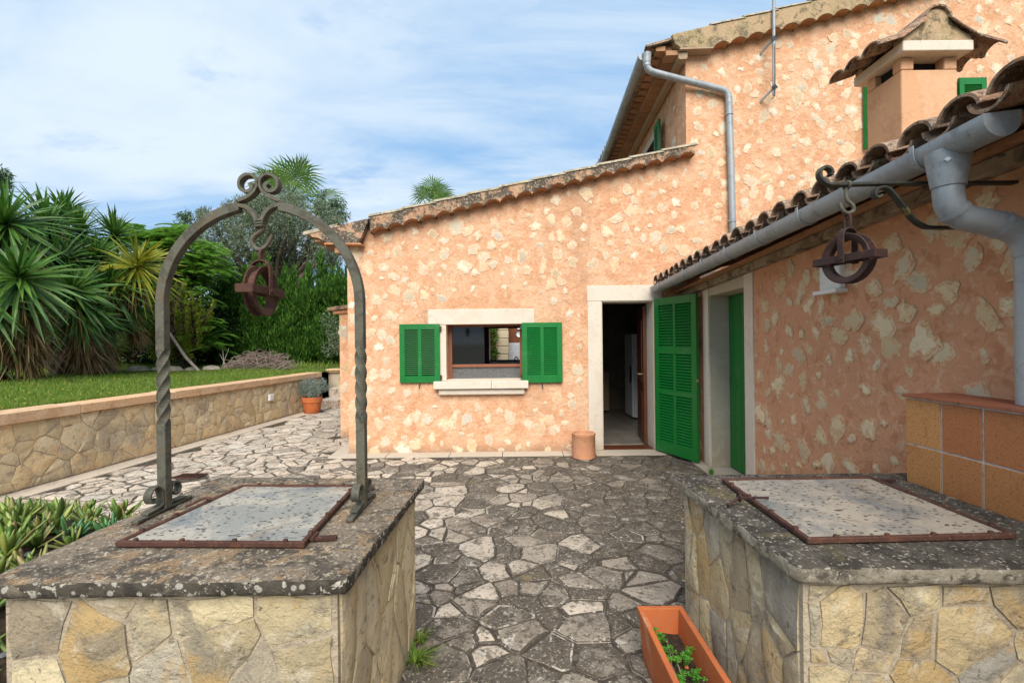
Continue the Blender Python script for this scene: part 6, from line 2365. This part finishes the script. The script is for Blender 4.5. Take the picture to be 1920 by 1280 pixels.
rng = random.Random(71)
L_ = [(500, 400, 42), (455, 420, 38), (545, 415, 40), (425, 455, 34), (585, 440, 36), (480, 450, 45), (530, 470, 46), (400, 420, 26), (605, 480, 34), (440, 500, 40), (570, 500, 38), (500, 520, 45), (515, 385, 26), (470, 390, 26), (620, 420, 22), (390, 470, 28), (550, 385, 24)]
L_ += [(p + rng.uniform(-38, 38), q + rng.uniform(-30, 30), rng.uniform(11, 20)) for p, q, r in L_ for _ in range(2)]
cs, rad = clumps(L_, 17.0, 1.0, 3, 1.2)
tree('olive_tree', (-9.0, 17, .95), 'big round grey-green olive tree behind the arch and the hedge', 'olive tree', cs, rad, 62000, .105, OLIVE, 61, .2, aspect=4.0, shell=.6, bias=(0, 0, 1, .25))

# hedge of dense upright sprays
hedge = thing('cypress_hedge', (-6.2, 14.6, .95), 'tall dense dark green cypress hedge closing the garden behind the brushwood', 'hedge')
rs = np.random.RandomState(62)
cs, rad = [], []
rng = random.Random(63)
x = -9.4
while x < -3.0:
    hgt = 4.0 + .45 * mnoise.noise((x * 1.1, 3, 0)) + .12 * (x + 6) * (1 if x > -6 else .5)
    hgt += rng.uniform(-.35, .35)
    for z in np.arange(1.25, hgt, .40):
        k = min(1, (hgt - z) * .9 + .25)
        cs.append((x + rng.uniform(-.12, .12), 14.4 + rng.uniform(-.35, .3) + .1 * (z - 1), z))
        rad.append(((.22 + rng.uniform(-.05, .05)) * k, .34 * k, .46))
    x += .30
np_mesh('foliage', leaf_cloud(cs, rad, 105000, .15, rs, aspect=4.2, bias=(0, -.25, 1, .62), shell=.62), 4, CYPRESS, hedge, (-6, 14.4, 2))
m = MB()
x = -9.3
while x < -3.0:
    m.tube([(x, 14.6, .85), (x + .05, 14.6, 2.2), (x, 14.6, 3.6)], [.06, .045, .02], 6)
    x += .62
m.build('stems', BARK, hedge)
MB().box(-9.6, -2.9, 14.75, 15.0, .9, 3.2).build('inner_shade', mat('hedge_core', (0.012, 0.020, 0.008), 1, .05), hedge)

# feathery light green tree: arching fronds with many leaflets


def frond(p, d, L, rng, npair=13, w=.075):
    p, d = Vector(p), Vector(d).normalized()
    s = d.cross(Vector((0, 0, 1)))
    s = s.normalized() if s.length > .01 else Vector((1, 0, 0))
    V = []
    for k in range(npair):
        t = (k + .6) / npair
        c = p + d * (L * t) - Vector((0, 0, 1)) * (.45 * L * t * t)
        ll = L * .34 * math.sin(math.pi * (.12 + .82 * t)) + .02
        for sg in (-1, 1):
            e = (s * sg + d * .55 - Vector((0, 0, .30))).normalized()
            f = d.cross(e).cross(e).normalized()
            V += [c, c + e * ll * .5 + d * w * .32, c + e * ll, c + e * ll * .5 - d * w * .32]
    return [tuple(v) for v in V]


ft = thing('feathery_tree', (-9.6, 13.4, .95), 'bright green tree with ferny drooping leaves just behind the arch\'s left leg', 'tree')
rng = random.Random(64)
V = []
cl = [(285, 465, 34), (330, 480, 40), (370, 500, 34), (300, 530, 40), (350, 545, 38), (385, 470, 22), (290, 590, 36), (370, 590, 30), (390, 640, 22), (255, 440, 24), (400, 505, 14), (330, 440, 22), (240, 640, 26), (380, 620, 24), (300, 450, 26)]
for (px, py, r) in cl:
    for k in range(int(r * 2.6)):
        c = yp(px + rng.uniform(-r, r) * .8, py + rng.uniform(-r, r) * .7, 13.2 + rng.uniform(-.7, .7))
        a = rng.uniform(0, 6.28)
        V += frond(c, (math.cos(a), math.sin(a) - .4, rng.uniform(-.1, .6)), rng.uniform(.38, .70), rng, 12, .10)
np_mesh('crown', V, 4, FEATHER, ft, (-9.6, 13.2, 3))
m = MB()
limbs(m, (-9.6, 13.4, .85), [yp(px, py, 13.5) for px, py, r in cl[:9]], .05, rng, .12, 7)
m.build('trunk', BARK, ft, smooth=True)

# golden juniper: upward plumes
rng = random.Random(65)
cs, rad, V = [], [], []
for (px, py, l) in ((335, 560, 50), (310, 600, 46), (350, 600, 52), (375, 590, 44), (320, 560, 40), (300, 640, 36), (345, 640, 40), (370, 620, 42), (330, 610, 46), (290, 610, 34), (360, 570, 38), (315, 640, 30)):
    for k in range(5):
        b = Vector(yp(px + rng.uniform(-14, 14), py + 30, 12.6 + rng.uniform(-.4, .4)))
        d = Vector((rng.uniform(-.35, .6), rng.uniform(-.6, .1), 1)).normalized() * (l * 1.5 * 12.6 / F * rng.uniform(.6, 1.05))
        for j in range(6):
            cs.append(tuple(b + d * (j / 5)))
            q = .085 * (1.1 - j / 6)
            rad.append((q, q, .10))
jt = tree('juniper', (-9.25, 12.7, .95), 'small yellow-green juniper with pointed plumes below the feathery tree', 'juniper', cs[:1] + cs, rad[:1] + rad, 32000, .065, JUNIPER, 66, .05, aspect=3.2, bias=(.1, -.2, 1, .5), shell=.3)

# dark shrubs filling the shade under the yuccas and trees
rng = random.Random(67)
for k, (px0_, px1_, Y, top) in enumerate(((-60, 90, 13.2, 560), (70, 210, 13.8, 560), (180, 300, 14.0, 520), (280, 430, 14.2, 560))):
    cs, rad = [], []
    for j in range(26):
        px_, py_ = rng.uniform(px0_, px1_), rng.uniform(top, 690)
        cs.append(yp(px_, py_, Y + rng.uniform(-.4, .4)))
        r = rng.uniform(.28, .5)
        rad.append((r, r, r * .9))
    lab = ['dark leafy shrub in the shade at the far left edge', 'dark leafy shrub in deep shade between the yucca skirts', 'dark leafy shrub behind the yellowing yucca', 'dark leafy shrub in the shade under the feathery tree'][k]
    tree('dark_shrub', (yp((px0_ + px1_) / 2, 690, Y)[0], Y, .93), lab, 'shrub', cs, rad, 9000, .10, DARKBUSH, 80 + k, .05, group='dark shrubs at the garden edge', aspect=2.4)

# dark evergreen trees closing the view behind the yuccas
rng = random.Random(68)
for k, (pl, Y, lab) in enumerate((
        ([(-60, 520, 60), (0, 560, 60), (60, 520, 50), (60, 600, 60), (0, 640, 60), (-90, 600, 60)], 17.0, 'dark evergreen tree behind the yucca at the left edge'),
        ([(120, 500, 46), (160, 540, 50), (210, 520, 44), (150, 600, 60), (220, 600, 56), (200, 470, 26)], 17.4, 'dark evergreen tree behind the yuccas\' middle rosettes'),
        ([(270, 520, 46), (320, 540, 50), (370, 520, 44), (300, 600, 60), (370, 600, 56), (420, 560, 46), (420, 630, 46), (330, 650, 50)], 17.8, 'dark evergreen tree behind the feathery tree'))):
    cs, rad = clumps(pl, Y, 1.0, 300 + k, .6)
    tree('evergreen_tree', (cs[0][0], Y, .9), lab, 'tree', cs, rad, 16000, .13, DARKBUSH, 310 + k, .12, group='dark evergreens behind the yuccas', aspect=2.2, shell=.3)

# sprawling light shrub at the house corner
cs = [yp(630, 620, 13.2), yp(615, 600, 13.2), yp(640, 640, 13.2), yp(622, 650, 13.3)]
tree('loose_shrub', (-5.0, 13.2, .95), 'loose pale shrub with thin arching stems beside the house corner', 'shrub', cs, [.32, .22, .34, .3], 1500, .07, OLIVE, 90, .025, aspect=3.5)


def fan_palm(base, crown, R, label, seed, nleaf):
    t = thing('fan_palm', base, label, 'palm', 'fan palms')
    rng = random.Random(seed)
    m = MB()
    b, c = Vector(base), Vector(crown)
    m.tube([b - Vector((0, 0, .2)), b.lerp(c, .5) + Vector((.1, 0, 0)), c], [.24, .19, .17], 10)
    m.build('trunk', BARK, t, smooth=True)
    for i in range(nleaf):
        a = i * 2.4 + rng.uniform(-.3, .3)
        e = math.radians(72 - 105 * (i / nleaf) + rng.uniform(-8, 8))
        d = Vector((math.cos(a) * math.cos(e), math.sin(a) * math.cos(e), math.sin(e)))
        pl = R * rng.uniform(.45, .62)
        hub = c + d * pl - Vector((0, 0, .12 * R))
        s = d.cross(Vector((0, 0, 1)))
        s = s.normalized() if s.length > .05 else Vector((1, 0, 0))
        n = s.cross(d)
        V = []
        for k in range(25):
            q = math.radians(-118 + 236 * k / 24)
            f = d * math.cos(q) + s * math.sin(q) + n * (.22 * math.cos(q * .8))
            l = R * .56 * rng.uniform(.88, 1.08)
            sd = f.cross(n).normalized() * (R * .019)
            p1, p2 = hub + f * l * .55, hub + f * l - Vector((0, 0, 1)) * (.22 * l)
            V += [hub, p1 + sd, p2, p1 - sd]
        lf = np_mesh('fan_leaf', [tuple(p) for p in V], 4, FANPALM, t, tuple(hub))
        mm = MB().tube([c, c.lerp(hub, .5) + Vector((0, 0, .04 * R)), hub], [.03, .022, .015], 5)
        mm.build('leaf_stalk', FANPALM, lf)


fan_palm((-10.0, 20.5, .9), yp(545, 372, 20.5), 2.3, 'fan palm with ragged leaves rising behind the olive tree and arch scrolls', 101, 15)
fan_palm((-3.9, 22.0, .9), yp(812, 385, 22), 1.6, 'fan palm whose green head shows above the low roof', 102, 16)

for k, (pl, Y, lab) in enumerate((
    ([(615, 395, 20), (630, 380, 16), (600, 380, 14), (640, 400, 14), (622, 410, 16), (605, 365, 9)], 19.5, 'thin grey-blue gum tree between the arch and the low roof'),
    ([(345, 425, 16), (350, 405, 12), (360, 440, 14), (380, 400, 10), (335, 445, 12)], 20.5, 'thin grey-blue gum tree left of the olive tree'),
    ([(300, 440, 14), (290, 455, 14), (315, 450, 12), (225, 415, 8), (230, 430, 9)], 21.0, 'faint gum tree peeping over the feathery tree'),
    ([(5, 325, 10), (-6, 335, 14), (10, 345, 8), (120, 385, 10), (140, 392, 9)], 17.0, 'thin tree tops showing above the left yuccas'))):
    cs, rad = clumps(pl, Y, 1.0, 200 + k, .5)
    tree('gum_tree', (cs[0][0], Y, .9), lab, 'gum tree', cs, rad, 1500, .20, GUM, 210 + k, .07, group='gum trees', aspect=4.0, shell=.1, bias=(0, 0, -1, .4))

# bush on the patio behind the kitchen
tree('patio_bush', (-.85, 13.6, .02), 'leafy green bush by the patio pillar seen through the kitchen window', 'bush',
     [(-.70, 13.6, 1.75), (-.75, 13.6, 1.5), (-.67, 13.6, 2.0), (-.65, 13.65, 1.25)], [.26, .24, .22, .2], 2600, .085, PATIOBUSH, 220, .03, aspect=2.2)
